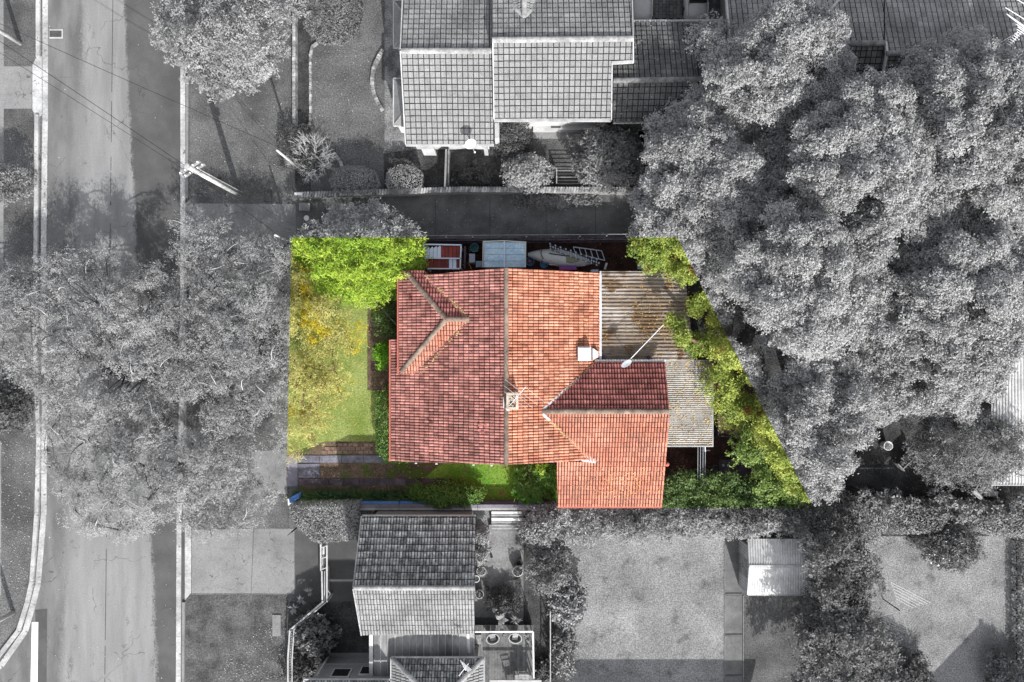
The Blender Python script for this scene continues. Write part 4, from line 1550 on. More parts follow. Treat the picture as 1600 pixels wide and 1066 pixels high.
MB().bar(P(858, 381, .72), P(934, 407, .72), 0.05, 0.03).build('lattice_rail', M['timber_dark'], lt)
MB().bar(P(862, 391, .72), P(936, 415, .72), 0.05, 0.03).build('lattice_rail', M['timber_dark'], lt)
o = block(MB(), 874, 415, 901, 422, 0, 0.5).build('purple_crate', M['purple'], bevel=0.03)
tag(o, 'purple crate half under the eave of orange tiles', 'crate')
o = MB().bar(P(945, 421, .9), P(948, 411, 1.1), 0.12, 0.05).build('white_board', M['steel_white'])
tag(o, 'short bright white board leaning by the patio roof corner', 'board')
o = block(MB(), 924, 421.5, 935, 425, 0, 0.6).build('styrofoam_block', M['panel_white'])
tag(o, 'pale blue block tucked against the eave beside the patio roof', 'block')
o = block(MB(), 997, 411, 1012, 421, 0, 0.3).build('white_tray', M['panel_white'], bevel=0.02)
tag(o, 'white tray on the dark ground below the green tree', 'tray')
o = MB().bar(P(858, 413.5, .3), P(914, 415, .3), 0.07, 0.06).build('white_pipe', M['panel_white'])
tag(o, 'long pale pipe lying along the lower side of the dinghy', 'pipe')

# timber fence between yard and lane
fc = thing('paling_fence', 'dark weathered paling fence along the lane with pale top rail', 'fence', P(830, 372))
za = 1.6
pal = MB().box((0, 0, 0.8), (0.105, 0.02, 1.6)).mesh('paling')
A, B = P(655, 374.5, za), P(990, 372, za)
n = 115
for i in range(n):
    q = A.lerp(B, (i + .5) / n)
    o = obj_from_mesh('paling', pal, M['timber_dark'], None)
    o.location = (q.x, q.y + random.uniform(-.01, .01), random.uniform(-.06, .03))
    o.rotation_euler = (random.uniform(-.03, .03), 0, random.uniform(-.05, .05))
    o.parent = fc
    o.matrix_parent_inverse = Matrix.Translation(-fc.location)
for zz, dy in ((1.45, -0.05), (0.4, -0.05)):
    MB().bar(A + Vector((0, dy, zz - za)), B + Vector((0, dy, zz - za)), 0.05, 0.08).build('rail', M['timber_dark'], fc)
MB().bar(P(655, 368.5, 1.5) + Vector((0, 0, 0)), P(990, 366, 1.5), 0.035, 0.05).build('top_wire', M['timber_grey'], fc)
for i in range(9):
    q = A.lerp(B, i / 8) + Vector((0, 0.13, 0))
    MB().box((q.x, q.y, 0.8), (0.09, 0.09, 1.6)).build('post', M['timber_grey'], fc)
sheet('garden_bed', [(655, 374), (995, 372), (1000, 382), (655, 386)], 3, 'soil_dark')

# ================================================================== front garden paving
def vpanel(a, b, th):
    """upright panel from the ground to the height of a and b"""
    d = (b - a)
    s = Vector((-d.y, d.x, 0)).normalized() * th / 2
    mb = MB()
    mb.add([(a - s) * 1, (b - s) * 1, (b + s) * 1, (a + s) * 1] + [Vector((q.x, q.y, 0)) for q in (a - s, b - s, b + s, a + s)],
           [(0, 1, 2, 3), (7, 6, 5, 4), (0, 4, 5, 1), (1, 5, 6, 2), (2, 6, 7, 3), (3, 7, 4, 0)])
    return mb


def pieces(rootname, loc, m, cells, z=0.05, name='brick', label=None, gap=0.012, mats=None):
    root = bpy.data.objects.new(rootname, None)
    COL.objects.link(root)
    root.location = loc
    root['kind'] = 'structure'
    for c in cells:
        x0, y0, x1, y1 = c[:4]
        a, b = P(x0, y0), P(x1, y1)
        w_, h_ = abs(b.x - a.x) - gap, abs(b.y - a.y) - gap
        MB().box(((a.x + b.x) / 2, (a.y + b.y) / 2, z / 2 + random.uniform(-.006, .004)), (w_, h_, z), random.uniform(-.015, .015)).build(name, M[m], root)
    return root


cells = []
for j in range(3):
    for i in range(10):
        x = 504 + i * 8 + (j % 2) * 4
        if x < 580 and not (j == 0 and i < 3):
            cells.append((x, 692.5 + j * 5.6, x + 7.6, 692.5 + j * 5.6 + 5.4))
pieces('brick_path', P(540, 700), 'brick_brown', cells)
pieces('stone_path', P(530, 717), 'bluestone', [(466 + i * 34, 711.5, 466 + i * 34 + 33.5, 723) for i in range(4)] + [(466, 724.5, 500, 746.5)], name='paving_slab')
pieces('stone_path', P(590, 752), 'brick_dark', [(466 + i * 24, 747.5, 466 + i * 24 + 23.6, 758.5) for i in range(10)], name='paving_slab')

# boundary wall along the bottom of the parcel
bw = thing('concrete_wall', 'low grey concrete boundary wall below the side lawn', 'wall', P(715, 792))
for i in range(5):
    block(MB(), 562 + i * 61.5, 788.5, 562 + i * 61.5 + 61, 797.5, 0, 0.75).build('coping_slab', M['concrete_zone'], bw, bevel=0.012)
    block(MB(), 563 + i * 61.5, 784, 563 + i * 61.5 + 60, 788, 0, 0.55).build('wall_panel', M['bluestone'] if i > 1 else M['blue_wall'], bw)
cw = thing('corner_pier', 'blue painted wall corner with white end by the verge', 'wall', P(457, 780))
pblock(MB(), [(451, 779), (466, 771), (467, 779), (458, 784), (452, 785)], 0, 0.8).build('pier', M['blue_wall'], cw, bevel=0.015)
pblock(MB(), [(449.5, 780), (451.5, 779.5), (452, 786), (458, 785), (457.5, 789.5), (450, 790)], 0, 0.78).build('end_face', M['paint_white'], cw)
o = MB().tube([P(783 + 3 * math.cos(t), 771 + 3 * math.sin(t), 0.06) for t in [i * 0.524 for i in range(13)]], 0.025, 6).build('hoop', M['terracotta'])
tag(o, 'small orange hoop lying on the side lawn', 'hoop')

# patio furniture in the dark corner
tb = thing('patio_table', 'dark timber outdoor table with two small pots on it', 'table', P(1150, 735))
z = 0.75
for i in range(6):
    block(MB(), 1124, 718.5 + i * 4.9, 1186, 723.1 + i * 4.9, z - .03, z).build('board', M['timber_dark'], tb)
for x, y in ((1126, 721), (1183, 721), (1126, 745), (1183, 745)):
    q = P(x, y, z)
    MB().box((q.x, q.y, z / 2 - .02), (0.08, 0.08, z - .05)).build('leg', M['timber_dark'], tb)


def chair(name, label, px, py, rz, m, s=0.45):
    b = P(px, py, 0.45)
    b.z = 0
    t = thing(name, label, 'chair', b)

    def q(x, y, z_):
        return (b.x + math.cos(rz) * x - math.sin(rz) * y, b.y + math.sin(rz) * x + math.cos(rz) * y, z_)
    MB().box((b.x, b.y, 0.44), (s, s, 0.04), rz).build('seat', M[m], t)
    for x in (-1, 1):
        for y in (-1, 1):
            c_ = q(x * s * .46, y * s * .46, 0.22)
            MB().box(c_, (0.04, 0.04, 0.44), rz).build('leg', M[m], t)
        MB().bar(q(x * s * .46, s * .46, .44), q(x * s * .46, s * .58, .9), 0.04, 0.04).build('back_post', M[m], t)
        MB().bar(q(x * s * .5, s * .46, .65), q(x * s * .5, -s * .42, .65), 0.05, 0.035).build('armrest', M[m], t)
    MB().bar(q(-s * .5, s * .58, .9), q(s * .5, s * .58, .9), 0.05, 0.06).build('backrest', M[m], t)
    MB().bar(q(-s * .5, s * .54, .72), q(s * .5, s * .54, .72), 0.03, 0.05).build('back_slat', M[m], t)
    return t


chair('garden_chair', 'dark timber chair on the upper side of the patio table', 1150, 709, 0, 'timber_dark', 0.5)
chair('garden_chair', 'dark timber chair at the left end of the patio table', 1118, 733, R(90), 'timber_dark', 0.5)
for (x, lab) in ((1130, 'small pot with green leaves at the corner of the patio table'), (1138, 'small pot beside the corner pot on the patio table')):
    b = P(x, 727, 0.85)
    b.z = 0.752
    t = thing('table_pot', lab, 'plant pot', b)
    MB().lathe(b, [(0.05, 0), (0.07, 0.12), (0.075, .12), (0.06, .13)], 12).build('pot', M['panel_white'], t)
    foliage('foliage', [(b + Vector((0, 0.05, 0.16)), 0.10)], 900, 0.05, 0.7, M['leaf_deep'], t)
pp = thing('bundle_rack', 'rack of four slim parallel poles standing below the fluted roof', 'rack', P(1097, 720))
for i, x in enumerate((1090.5, 1094.5, 1098.5, 1102)):
    MB().bar(P(x, 698, 2.0), P(x - .5, 752, 2.0), 0.035, 0.05).build('pole', M['metal_grey'], pp)
MB().box(P(1096, 752, 1.0), (0.5, 0.05, 2.0)).build('end_post', M['timber_dark'], pp)
MB().box(P(1096, 700, 1.0), (0.5, 0.05, 2.0)).build('end_post', M['timber_dark'], pp)
MB().bar(P(1101.5, 697, 2.1), P(1102, 706, 2.1), 0.06, 0.05).build('white_tip', M['steel_white'], pp)
gb = thing('garden_box', 'empty brown raised garden box under the green branches', 'planter', P(1128, 670))
for a, b in (((1121, 645), (1121, 681)), ((1121, 681), (1165, 681)), ((1165, 645), (1165, 681)), ((1121, 645), (1165, 645))):
    MB().bar(P(*a, .2), P(*b, .2), 0.06, 0.4).build('board', M['timber_dark'], gb)
block(MB(), 1122, 646, 1164, 680, 0, 0.3).build('soil', M['soil_brown'], gb)

# ================================================================== neighbour houses above
ht = thing('grey_tile_house', 'neighbour house with pale grey tiled roof and white barge boards', 'house', P(800, 90))
pl_1 = plane3((627, 81, 4.9), (769, 81, 4.9), (700, 226, 3.1))
pl_2 = plane3((769, 64, 5.35), (988, 62, 5.35), (850, 186, 3.75))
pl_3 = plane3((627, 79, 4.9), (769, 79, 4.9), (700, -70, 3.1))
pl_4 = plane3((769, 62, 5.35), (988, 60, 5.35), (850, -90, 3.3))
TT = dict(wd=0.305, ln=0.335, rise=0.035, step=0.04, prof='flat')
tile_plane(ht, pl_1, [[(627, 81), (769, 81), (771, 225), (635, 225)]], 'tile_light', 'roof_deck', singles=290, **TT)
tile_plane(ht, pl_2, [[(769, 64), (988, 62), (988, 98), (769, 98)], [(769, 98), (957, 98), (955, 186), (772, 186)]], 'tile_light', 'roof_deck', **TT)
tile_plane(ht, pl_3, [[(627, 79), (769, 79), (769, -70), (633, -70)]], 'tile_mid', 'roof_deck', **TT)  # darker tile copy paints in shade where the slope turns from the sun
tile_plane(ht, pl_4, [[(769, 62), (988, 60), (984, -90), (769, -90)]], 'tile_mid', 'roof_deck', **TT)
ridge_caps(ht, P(627, 80, 4.93), P(769, 80, 4.93), 'cap_grey', r_=0.16)
ridge_caps(ht, P(769, 63, 5.38), P(988, 61, 5.38), 'cap_grey', r_=0.16)
zg = on_plane(819, 28, pl_4).z + 0.05
pl_5 = plane3((819, 28, zg), (819, -80, zg), (770, -30, zg - 1.1))
pl_6 = plane3((819, 28, zg), (819, -80, zg), (868, -30, zg - 1.1))
tile_plane(ht, pl_5, [[(819, 28), (819, -80), (775, -80), (775, -8)]], 'tile_light', 'roof_deck', **TT)
tile_plane(ht, pl_6, [[(819, 28), (819, -80), (863, -80), (863, -8)]], 'tile_light', 'roof_deck', **TT)
ridge_caps(ht, P(819, 26, zg + .03), P(819, -80, zg + .03), 'cap_grey', r_=0.14)
strip(ht, on_plane(819, 28, pl_5), on_plane(779, -7, pl_5), 0.16, 'gutter', 'valley_flashing', dz=0.09)
strip(ht, on_plane(819, 28, pl_6), on_plane(859, -7, pl_6), 0.16, 'gutter', 'valley_flashing', dz=0.09)
for a, b, pl in (((626, 80), (634, 226), pl_1), ((626, 78), (632, -70), pl_3), ((770, 62), (772, 226), pl_1), ((989, 60), (989, 98), pl_2),
                 ((956, 99), (955, 188), pl_2), ((989, 60), (985, -90), pl_4)):
    pa, pb = on_plane(*a, pl), on_plane(*b, pl)
    if a[0] == 770:
        pa, pb = on_plane(770, 63, pl_2), on_plane(772, 187, pl_2)
    strip(ht, pa, pb, 0.06, 'gutter', 'barge_board', dz=0.02, ht=0.2)
strip(ht, on_plane(955, 99, pl_2), on_plane(990, 97, pl_2), 0.14, 'gutter', 'barge_board', dz=0.02, ht=0.16)
gutter_run(ht, on_plane(634, 227, pl_1), on_plane(772, 227, pl_1), 'gutter')
gutter_run(ht, on_plane(772, 188, pl_2), on_plane(955, 188, pl_2), 'gutter_grey', wd=0.16)
wall_prism(ht, [(640, -60), (640, 210), (762, 210), (762, 175), (945, 175), (945, 110), (975, 90), (975, -70)], 3.0, 'wall_pale')
# bay windows on the street side, each with its own little hipped roof
for (y0, y1) in ((1, 75), (123, 197)):
    bz = 2.55
    a, b, c, d = P(615, y0, bz), P(615, y1, bz), P(634, y1, bz), P(634, y0, bz)
    e, f = P(632, y0 + 22, bz + .55), P(632, y1 - 22, bz + .55)
    bay = MB().add([a, b, c, d, e, f], [(0, 1, 5, 4), (1, 2, 5), (0, 4, 3), (2, 3, 4, 5)]).build('bay_roof', M['tile_mid'], ht)
    pl_b = plane3((615, y0, bz + .02), (615, y1, bz + .02), (632, (y0 + y1) / 2, bz + .57))
    for p, q in ((a, b), (b, c), (a, d)):
        MB().bar(p, q, 0.07, 0.1).build('bay_gutter', M['gutter'], bay)
    MB().bar(a, e, 0.09, 0.06).build('bay_hip', M['cap_grey'], bay)
    MB().bar(b, f, 0.09, 0.06).build('bay_hip', M['cap_grey'], bay)
    w_ = [P(x, y, bz) for x, y in ((619, y0 + 5), (619, y1 - 5), (640, y1 - 5), (640, y0 + 5))]
    MB().prism([(q.x, q.y) for q in w_], 0.6, bz - 0.1).build('bay_wall', M['wall_pale'], bay)
o = block(MB(), 773, 192, 780, 216, 0, 2.3).build('downpipe_box', M['wall_pale'], ht)
for (x0, x1) in ((658, 678), (756, 762)):
    block(MB(), x0, 229, x1, 233, 1.0, 2.4).build('window_hood', M['gutter'], ht)
dish('satellite_dish', 'white satellite dish over the lower eave of the pale grey roof', 735, 225, 4.1, 9.5, 6.5, R(28), 'steel_white', arm_to=(742, 238, 3.6), mast_to=(735, 222, 3.2))
mb = MB()
block(mb, 833, 192, 928, 203, 0, 0.5)
o = mb.build('house_terrace', M['wall_pale'])
tag(o, 'narrow pale terrace strip under the grey house eave', 'terrace')
block(MB(), 861, 191, 876, 200, 0.5, 0.53).build('mat', M['pot_dark'], o)
sheet('footpath', px_rect(833, 203, 905, 217), 3, 'concrete')
sheet('lawn', px_rect(833, 217, 930, 290), 2, 'verge')

TT = dict(wd=0.305, ln=0.335, rise=0.04, step=0.04, prof='flat')
hd = thing('dark_tile_house', 'dark tiled roof wing between the pale grey roof and the big trees', 'house', P(1045, 110))
pl_7 = plane3((957, 126, 4.4), (1140, 124, 4.4), (1040, 34, 3.1))
pl_8 = plane3((957, 126, 4.4), (1140, 124, 4.4), (1040, 190, 3.35))
tile_plane(hd, pl_7, [[(990, 35), (1132, 33), (1150, 124), (990, 126)], [(958, 101), (990, 101), (990, 126), (958, 126)]], 'tile_shaded', 'roof_deck', **TT)
tile_plane(hd, pl_8, [[(958, 126), (1150, 124), (1150, 188), (958, 192)]], 'tile_shaded', 'roof_deck', **TT)
ridge_caps(hd, P(958, 126, 4.42), P(1145, 124, 4.42), 'cap_dark', r_=0.15)
gutter_run(hd, on_plane(990, 33.5, pl_7), on_plane(1133, 32, pl_7), 'gutter_grey', wd=0.14)
gutter_run(hd, on_plane(958, 192, pl_8), on_plane(1150, 189, pl_8), 'gutter_grey')
wall_prism(hd, [(966, 110), (996, 45), (1125, 45), (1140, 180), (966, 180)], 3.0, 'brick_wall_grey')

litter('fallen_leaves', 'pale leaves speckling the dark tiled roof wing', pl_7, [(992, 38), (1130, 36), (1146, 122), (992, 124)], 90, 0.05, 'litter_grey')
litter('fallen_leaves', 'pale leaves on the lower slope of the dark tiled wing', pl_8, [(960, 128), (1146, 128), (1146, 186), (960, 188)], 60, 0.05, 'litter_grey')
hr = thing('long_tile_house', 'long tiled roof behind the tall trees carrying a big aerial', 'house', P(1400, 50))
pl_9 = plane3((1140, 70, 4.9), (1382, 68, 4.9), (1260, -80, 3.1))
pl_10 = plane3((1140, 70, 4.9), (1382, 68, 4.9), (1260, 150, 3.9))
pl_11 = plane3((1382, 84, 5.1), (1700, 83, 5.1), (1500, -70, 3.2))
pl_12 = plane3((1382, 84, 5.1), (1700, 83, 5.1), (1500, 165, 4.0))
tile_plane(hr, pl_9, [[(1140, 70), (1380, 68), (1380, -80), (1128, -80)]], 'tile_mid', 'roof_deck', **TT)
tile_plane(hr, pl_10, [[(1140, 70), (1380, 68), (1380, 150), (1146, 150)]], 'tile_shaded', 'roof_deck', **TT)
tile_plane(hr, pl_11, [[(1382, 84), (1700, 83), (1700, -80), (1382, -80)]], 'tile_mid', 'roof_deck', **TT)
tile_plane(hr, pl_12, [[(1384, 84), (1700, 83), (1700, 160), (1378, 160)]], 'tile_shaded', 'roof_deck', **TT)
ridge_caps(hr, P(1140, 70, 4.93), P(1380, 68, 4.93), 'cap_dark', r_=0.15)
ridge_caps(hr, P(1384, 84, 5.13), P(1700, 83, 5.13), 'cap_dark', r_=0.15)
for a, b, pl in (((1383, 67), (1385, 84), pl_11), ((1385, 84), (1377, 125), pl_12), ((1140, 70), (1128, -80), pl_9), ((1140, 70), (1146, 140), pl_10)):
    strip(hr, on_plane(*a, pl), on_plane(*b, pl), 0.1, 'gutter', 'barge_board', dz=0.03, ht=0.18)
ridge_caps(hr, on_plane(1277, 28, pl_9) + Vector((0, 0, .03)), on_plane(1277, -70, pl_9) + Vector((0, 0, .5)), 'cap_grey')
strip(hr, on_plane(1286, 28, pl_9), on_plane(1312, -2, pl_9), 0.14, 'gutter_grey', 'valley_flashing', dz=0.08)
wall_prism(hr, [(1150, -60), (1690, -60), (1690, 150), (1155, 140)], 3.0, 'brick_wall_grey')
an = thing('tv_aerial', 'large white aerial with comb of rods on the long tiled roof', 'aerial', P(1590, 50, 4.9))
za = 6.6
MB().tube([P(1592, 62, 4.8), P(1592, 62, za)], 0.03, 7).build('mast', M['steel_white'], an)
MB().tube([P(1577, 71, za), P(1640, 0, za)], 0.025, 6).build('boom', M['steel_white'], an)
for (a, b) in (((1571, 12), (1610, 36)), ((1587, -2), (1620, 18)), ((1573, 22), (1605, 44)), ((1575, 24), (1605, 47)), ((1588, 38), (1612, 54)), ((1590, 42), (1612, 58)), ((1594, 26), (1620, 44)), ((1589, 46), (1605, 56))):
    MB().tube([P(*a, za + .04), P(*b, za + .04)], 0.022, 5).build('rod', M['steel_white'], an)
for i in range(7):
    x, y = 1576 + i * 2.6, 70 - i * 3.1
    MB().tube([P(x - 2.5, y - 2, za + .05), P(x + 4, y + 2.5, za + .05)], 0.02, 5).build('comb_rod', M['steel_white'], an)
for e in ((1543, 80), (1551, 84), (1576, 96)):
    MB().tube([P(1590, 50, za - .1), on_plane(*e, pl_12)], 0.012, 4).build('guy_wire', M['steel_white'], an)


# two parked cars seen past the roof edge
def car(name, label, x0, x1, ynear, m, bonnet):
    """car standing along the picture's vertical, its near end at ynear"""
    cx = (x0 + x1) / 2
    c = P(cx, ynear, 0.8)
    t = thing(name, label, 'car', (c.x, c.y + 2.1, 0))
    hw = (x1 - x0) / 2 * S * (H - .9) / H
    # profile stations from the near end to the far end: (distance, half width, height at sides, height mid)
    st = [(0.0, .78, .55, .62), (.12, .95, .72, .80), (.5, 1.0, .82, .92), (1.0, 1.0, .86, .96), (1.25, .99, .88, .98), (3.6, 1.0, .9, .98), (4.1, .95, .8, .88), (4.3, .8, .55, .62)]
    vs, fs = [], []
    for d, k, zs, zm in st:
        y = c.y + d - 0.1
        row = [(-hw * k, .25), (-hw * k * 1.03, .5), (-hw * k * .97, zs), (-hw * k * .5, zm), (0, zm + .02), (hw * k * .5, zm), (hw * k * .97, zs), (hw * k * 1.03, .5), (hw * k, .25)]
        vs += [(c.x + x, y, z_) for x, z_ in row]
    for i in range(len(st) - 1):
        for k in range(8):
            fs.append((i * 9 + k, (i + 1) * 9 + k, (i + 1) * 9 + k + 1, i * 9 + k + 1))
    fs.append(tuple(range(9)))
    fs.append(tuple(range(63 + 8, 62, -1)))
    MB().add(vs, fs).build('body', M[m], t, smooth=True)
    # cabin
    st2 = [(bonnet, .84, .95), (bonnet + .65, .74, 1.42), (bonnet + 1.9, .74, 1.44), (bonnet + 2.5, .82, 1.0)]
    vs, fs = [], []
    for d, k, zz in st2:
        y = c.y + d - .1
        vs += [(c.x - hw * .88, y, .9), (c.x - hw * k, y, zz), (c.x + hw * k, y, zz), (c.x + hw * .88, y, .9)]
    for i in range(3):
        for k in range(3):
            fs.append((i * 4 + k, (i + 1) * 4 + k, (i + 1) * 4 + k + 1, i * 4 + k + 1))
    MB().add(vs, fs).build('cabin', M[m], t)
    y0, y1 = c.y + bonnet - .1, c.y + bonnet + .55
    MB().add([(c.x - hw * .78, y0 + .04, 1.0), (c.x + hw * .78, y0 + .04, 1.0), (c.x + hw * .68, y1 - .04, 1.41), (c.x - hw * .68, y1 - .04, 1.41)], [(0, 1, 2, 3)]).build('rear_window', M['glass'], t)
    for s_ in (-1, 1):
        MB().bar((c.x + s_ * hw * .9, c.y + .15, .93), (c.x + s_ * hw * .9, c.y + bonnet, 1.0), 0.05, 0.04).build('seam_strip', M['gutter'], t)
        for d in (.75, 3.4):
            wv = MB().lathe((0, 0, 0), [(.2, -.1), (.31, -.09), (.32, .09), (.2, .1)], 18)
            wv.v = [(c.x + s_ * (hw - .08) + v[2], c.y + d + v[0], .32 + v[1]) for v in wv.v]
            wv.build('wheel', M['black'], t)
        MB().box((c.x + s_ * hw * .7, c.y - .08, .62), (hw * .35, .06, .12)).build('lamp', M['glass'], t)
    return t


car('parked_car', 'pale car end with plain lid close to the grey roof edge', 986, 1020, 31, 'car_light', 1.25)
car('parked_car', 'pale car with dark rear window parked on the paved driveway', 1071, 1107, 30, 'car_grey', 0.95)

# ================================================================== walls and edgings of the top garden
bk = MB().box((0, 0, 0.2), (0.11, 0.23, 0.4)).mesh('brick')


def brick_run(name, label, pts, pitch, m, cat='wall', size=(0.2, 0.11, 0.4), along=True, z=0.4, stack=1):
    t = thing(name, label, cat, P(*pts[0]))
    bmesh_ = MB().box((0, 0, 0), (size[0], size[1], size[2])).mesh('brick')
    for i in range(len(pts) - 1):
        a, b = Vector(pts[i]), Vector(pts[i + 1])
        k = max(1, round((b - a).length / pitch))
        ang = math.atan2(-(b - a).y, (b - a).x)
        for j in range(k):
            p = a.lerp(b, (j + .5) / k)
            q = P(p.x, p.y, z)
            o = obj_from_mesh('brick', bmesh_, M[m])
            o.location = (q.x + random.uniform(-.012, .012), q.y + random.uniform(-.012, .012), z - size[2] / 2 + random.uniform(-.02, .015))
            o.rotation_euler.z = ang + random.uniform(-.06, .06)
            o.parent = t
            o.matrix_parent_inverse = Matrix.Translation(-t.location)
    return t


brick_run('brick_wall', 'long straight low brick wall beside the garden bed and verge', [(459, 15), (459, 194)], 6.2, 'brick_grey', size=(0.235, 0.19, 0.5), z=0.5)
brick_run('brick_edging', 'low brick edging between garden bed and round ground cover', [(496, 66), (487, 72), (484.5, 84), (484.5, 196)], 6.2, 'brick_grey', 'edging', size=(0.22, 0.14, 0.2), z=0.2)
arc = [(582 + 0 + 0, 0)]
arc = []
for i in range(9):
    t = i / 8
    y = 77 + t * 95
    x = 581 + 17 * (2 * t - 1.02) ** 2
    arc.append((x, y))
brick_run('brick_edging', 'curved crescent of brick edging on the lawn by the gravel path', arc, 4.3, 'brick_grey', 'edging', size=(0.15, 0.23, 0.2), z=0.2)
brick_run('brick_edging', 'short curved edging beside the bare shrub', [(520, 238), (527, 246), (533, 256), (536, 268)], 4.3, 'brick_grey', 'edging', size=(0.15, 0.2, 0.15), z=0.15)
# the long brick wall along the lane
lw = thing('lane_wall', 'long brick wall with soldier-course coping along the shaded lane', 'wall', P(740, 300))
zt = 0.9
cop = MB().box((0, 0, 0), (0.13, 0.34, 0.11)).mesh('coping_brick')
n = 128
for i in range(n):
    t = (i + .5) / n
    x = 461 + t * 557
    y = 304.5 - 8.5 * min(1, t / 0.45) + (1.5 * (t - .45) if t > .45 else 0)
    q = P(x, y, zt)
    o = obj_from_mesh('coping_brick', cop, M['brick_grey'])
    o.location = (q.x, q.y, zt - .055 + random.uniform(-.006, .008))
    o.rotation_euler.z = random.uniform(-.06, .06) - 0.25
    o.parent = lw
    o.matrix_parent_inverse = Matrix.Translation(-lw.location)
for (a, b) in (((461, 304.5), (711, 296)), ((711, 296), (1018, 297))):
    A, B = P(*a, zt), P(*b, zt)
    A.z = B.z = (zt - .12) / 2
    MB().bar(A, B, 0.23, zt - .12).build('wall_body', M['brick_wall_grey'], lw)
block(MB(), 460, 301, 472, 305, zt, zt + .05).build('end_cap', M['paint_white'], lw)
gr = thing('drain_grate', 'slotted metal drain grate at the mouth of the lane', 'grate', P(475, 322))
block(MB(), 466, 316, 485, 330, 0, 0.025).build('frame', M['pot_dark'], gr)
for i in range(7):
    block(MB(), 467, 317.2 + i * 1.8, 484, 318.2 + i * 1.8, 0.025, 0.04).build('bar', M['gutter_grey'], gr)
mc = P(479, 341)
o = MB().lathe((mc.x, mc.y, 0.008), [(0.17, 0), (0.17, 0.015), (0.15, 0.02)], 20).build('access_cover', M['paint_white'])
tag(o, 'small round white access cover set in the lane', 'cover')
for x in (508, 563, 680, 765, 853, 930):
    o = sheet('lane_joint', [(x, 312), (x + 0.7, 312), (x + 0.7, 371), (x, 371)], 4, 'soil')
o = thing('garden_fence', 'low dark rail fence behind the wall between two pale shrubs', 'fence', P(888, 275))
for i in range(6):
    MB().bar(P(868, 262 + i * 5, .9 - i * .05), P(912, 262 + i * 5, .9 - i * .05), 0.03, 0.04).build('rail', M['timber_grey'] if i % 2 else M['pot_dark'], o)
for x in (869, 911):
    MB().bar(P(x, 263, .45), P(x, 288, .35), 0.06, 0.9).build('post', M['timber_grey'], o)
sg = thing('side_gate', 'slim pale gate post with ragged top between hedge and lawn', 'post', P(697, 260))
vpanel(P(697, 233, 1.2), P(695, 292, 1.2), 0.10).build('post_wall', M['concrete'], sg)
vpanel(P(701, 233, .8), P(700, 290, .8), 0.06).build('rail', M['timber_grey'], sg)

# drains and covers along the street
dr = thing('street_drain', 'dark gutter drain inlet with concrete rim at the road edge', 'drain', P(88, 53))
block(MB(), 77, 45.5, 98, 60, 0, 0.03).build('rim', M['kerb'], dr, bevel=0.01)
block(MB(), 77.5, 48, 96, 58, 0.03, 0.036).build('opening', M['asphalt_dark'], dr)
for i in range(5):
    block(MB(), 78.5, 49 + i * 1.9, 95.5, 49.7 + i * 1.9, 0.036, 0.05).build('bar', M['pot_dark'], dr)
o = block(MB(), 425.5, 961, 438.5, 994.5, 0, 0.06).build('service_cover', M['concrete'], bevel=0.01)
tag(o, 'plain concrete rectangular cover lying in the speckled grass verge', 'cover')
o = block(MB(), 413, 297, 424, 315, 0, 0.05).build('meter_cover', M['verge_speck'], bevel=0.01)
tag(o, 'small mossy rectangular cover beside the upper driveway', 'cover')

# ================================================================== poles and wires
def pole(name, label, px, py, h, r_, m, arm=False):
    b = P(px, py)
    t = thing(name, label, 'pole', b)
    MB().tube([b, b + Vector((0, 0, h * .5)), b + Vector((0, 0, h))], [r_ * 1.1, r_, r_ * .85], 12).build('shaft', M[m], t, smooth=True)
    if arm:
        top = b + Vector((0, 0, h))
        for dz in (-0.35, -0.9):
            MB().bar(top + Vector((-.55, -.35, dz)), top + Vector((.55, .35, dz)), 0.09, 0.1).build('crossarm', M['timber_grey'], t)
            for s_ in (-.45, -.2, .2, .45):
                MB().lathe(top + Vector((s_ * 1.0, s_ * .64, dz + .05)), [(0.03, 0), (0.05, .05), (0.035, .08), (0.045, .12), (.01, .14)], 8).build('insulator', M['paint_white'], t)
        MB().lathe(top, [(r_ * 1.02, -.02), (r_ * 1.0, .03), (r_ * .6, .05)], 12).build('cap', M['kerb'], t)
        MB().tube([b + Vector((.12, .16, 0)), b + Vector((.11, .15, 3)), b + Vector((.1, .14, h - 1.2))], 0.035, 6).build('cable_conduit', M['gutter'], t)
        MB().box(b + Vector((.2, .2, 3.4)), (.14, .12, .3)).build('box', M['black'], t)
    return t


pole('power_pole', 'thick timber power pole with crossarms beside the upper driveway', 374, 304, 6.9, 0.155, 'timber_pole', True)
pole('power_pole', 'timber pole at the top corner across the road', 32, 68, 7.2, 0.125, 'timber_pole')
pole('power_pole', 'timber pole at the bottom corner by the street bend', 21, 957, 7.2, 0.13, 'timber_pole')
pole('white_post', 'tall slim white post rising beside the bare shrub', 466, 262, 3.9, 0.075, 'gutter')
pole('service_post', 'slim pale service post by the corner of the lime tree', 458, 380, 3.3, 0.07, 'gutter')


def wire(label, pts, sag=0.5, r_=0.016):
    A, B = P(*pts[0]), P(*pts[1])
    v = [A.lerp(B, t / 12) - Vector((0, 0, sag * 4 * (t / 12) * (1 - t / 12))) for t in range(13)]
    o = MB().tube(v, r_, 4).build('power_wire', M['wire'])
    tag(o, label, 'wire', 'overhead wires')
    return o


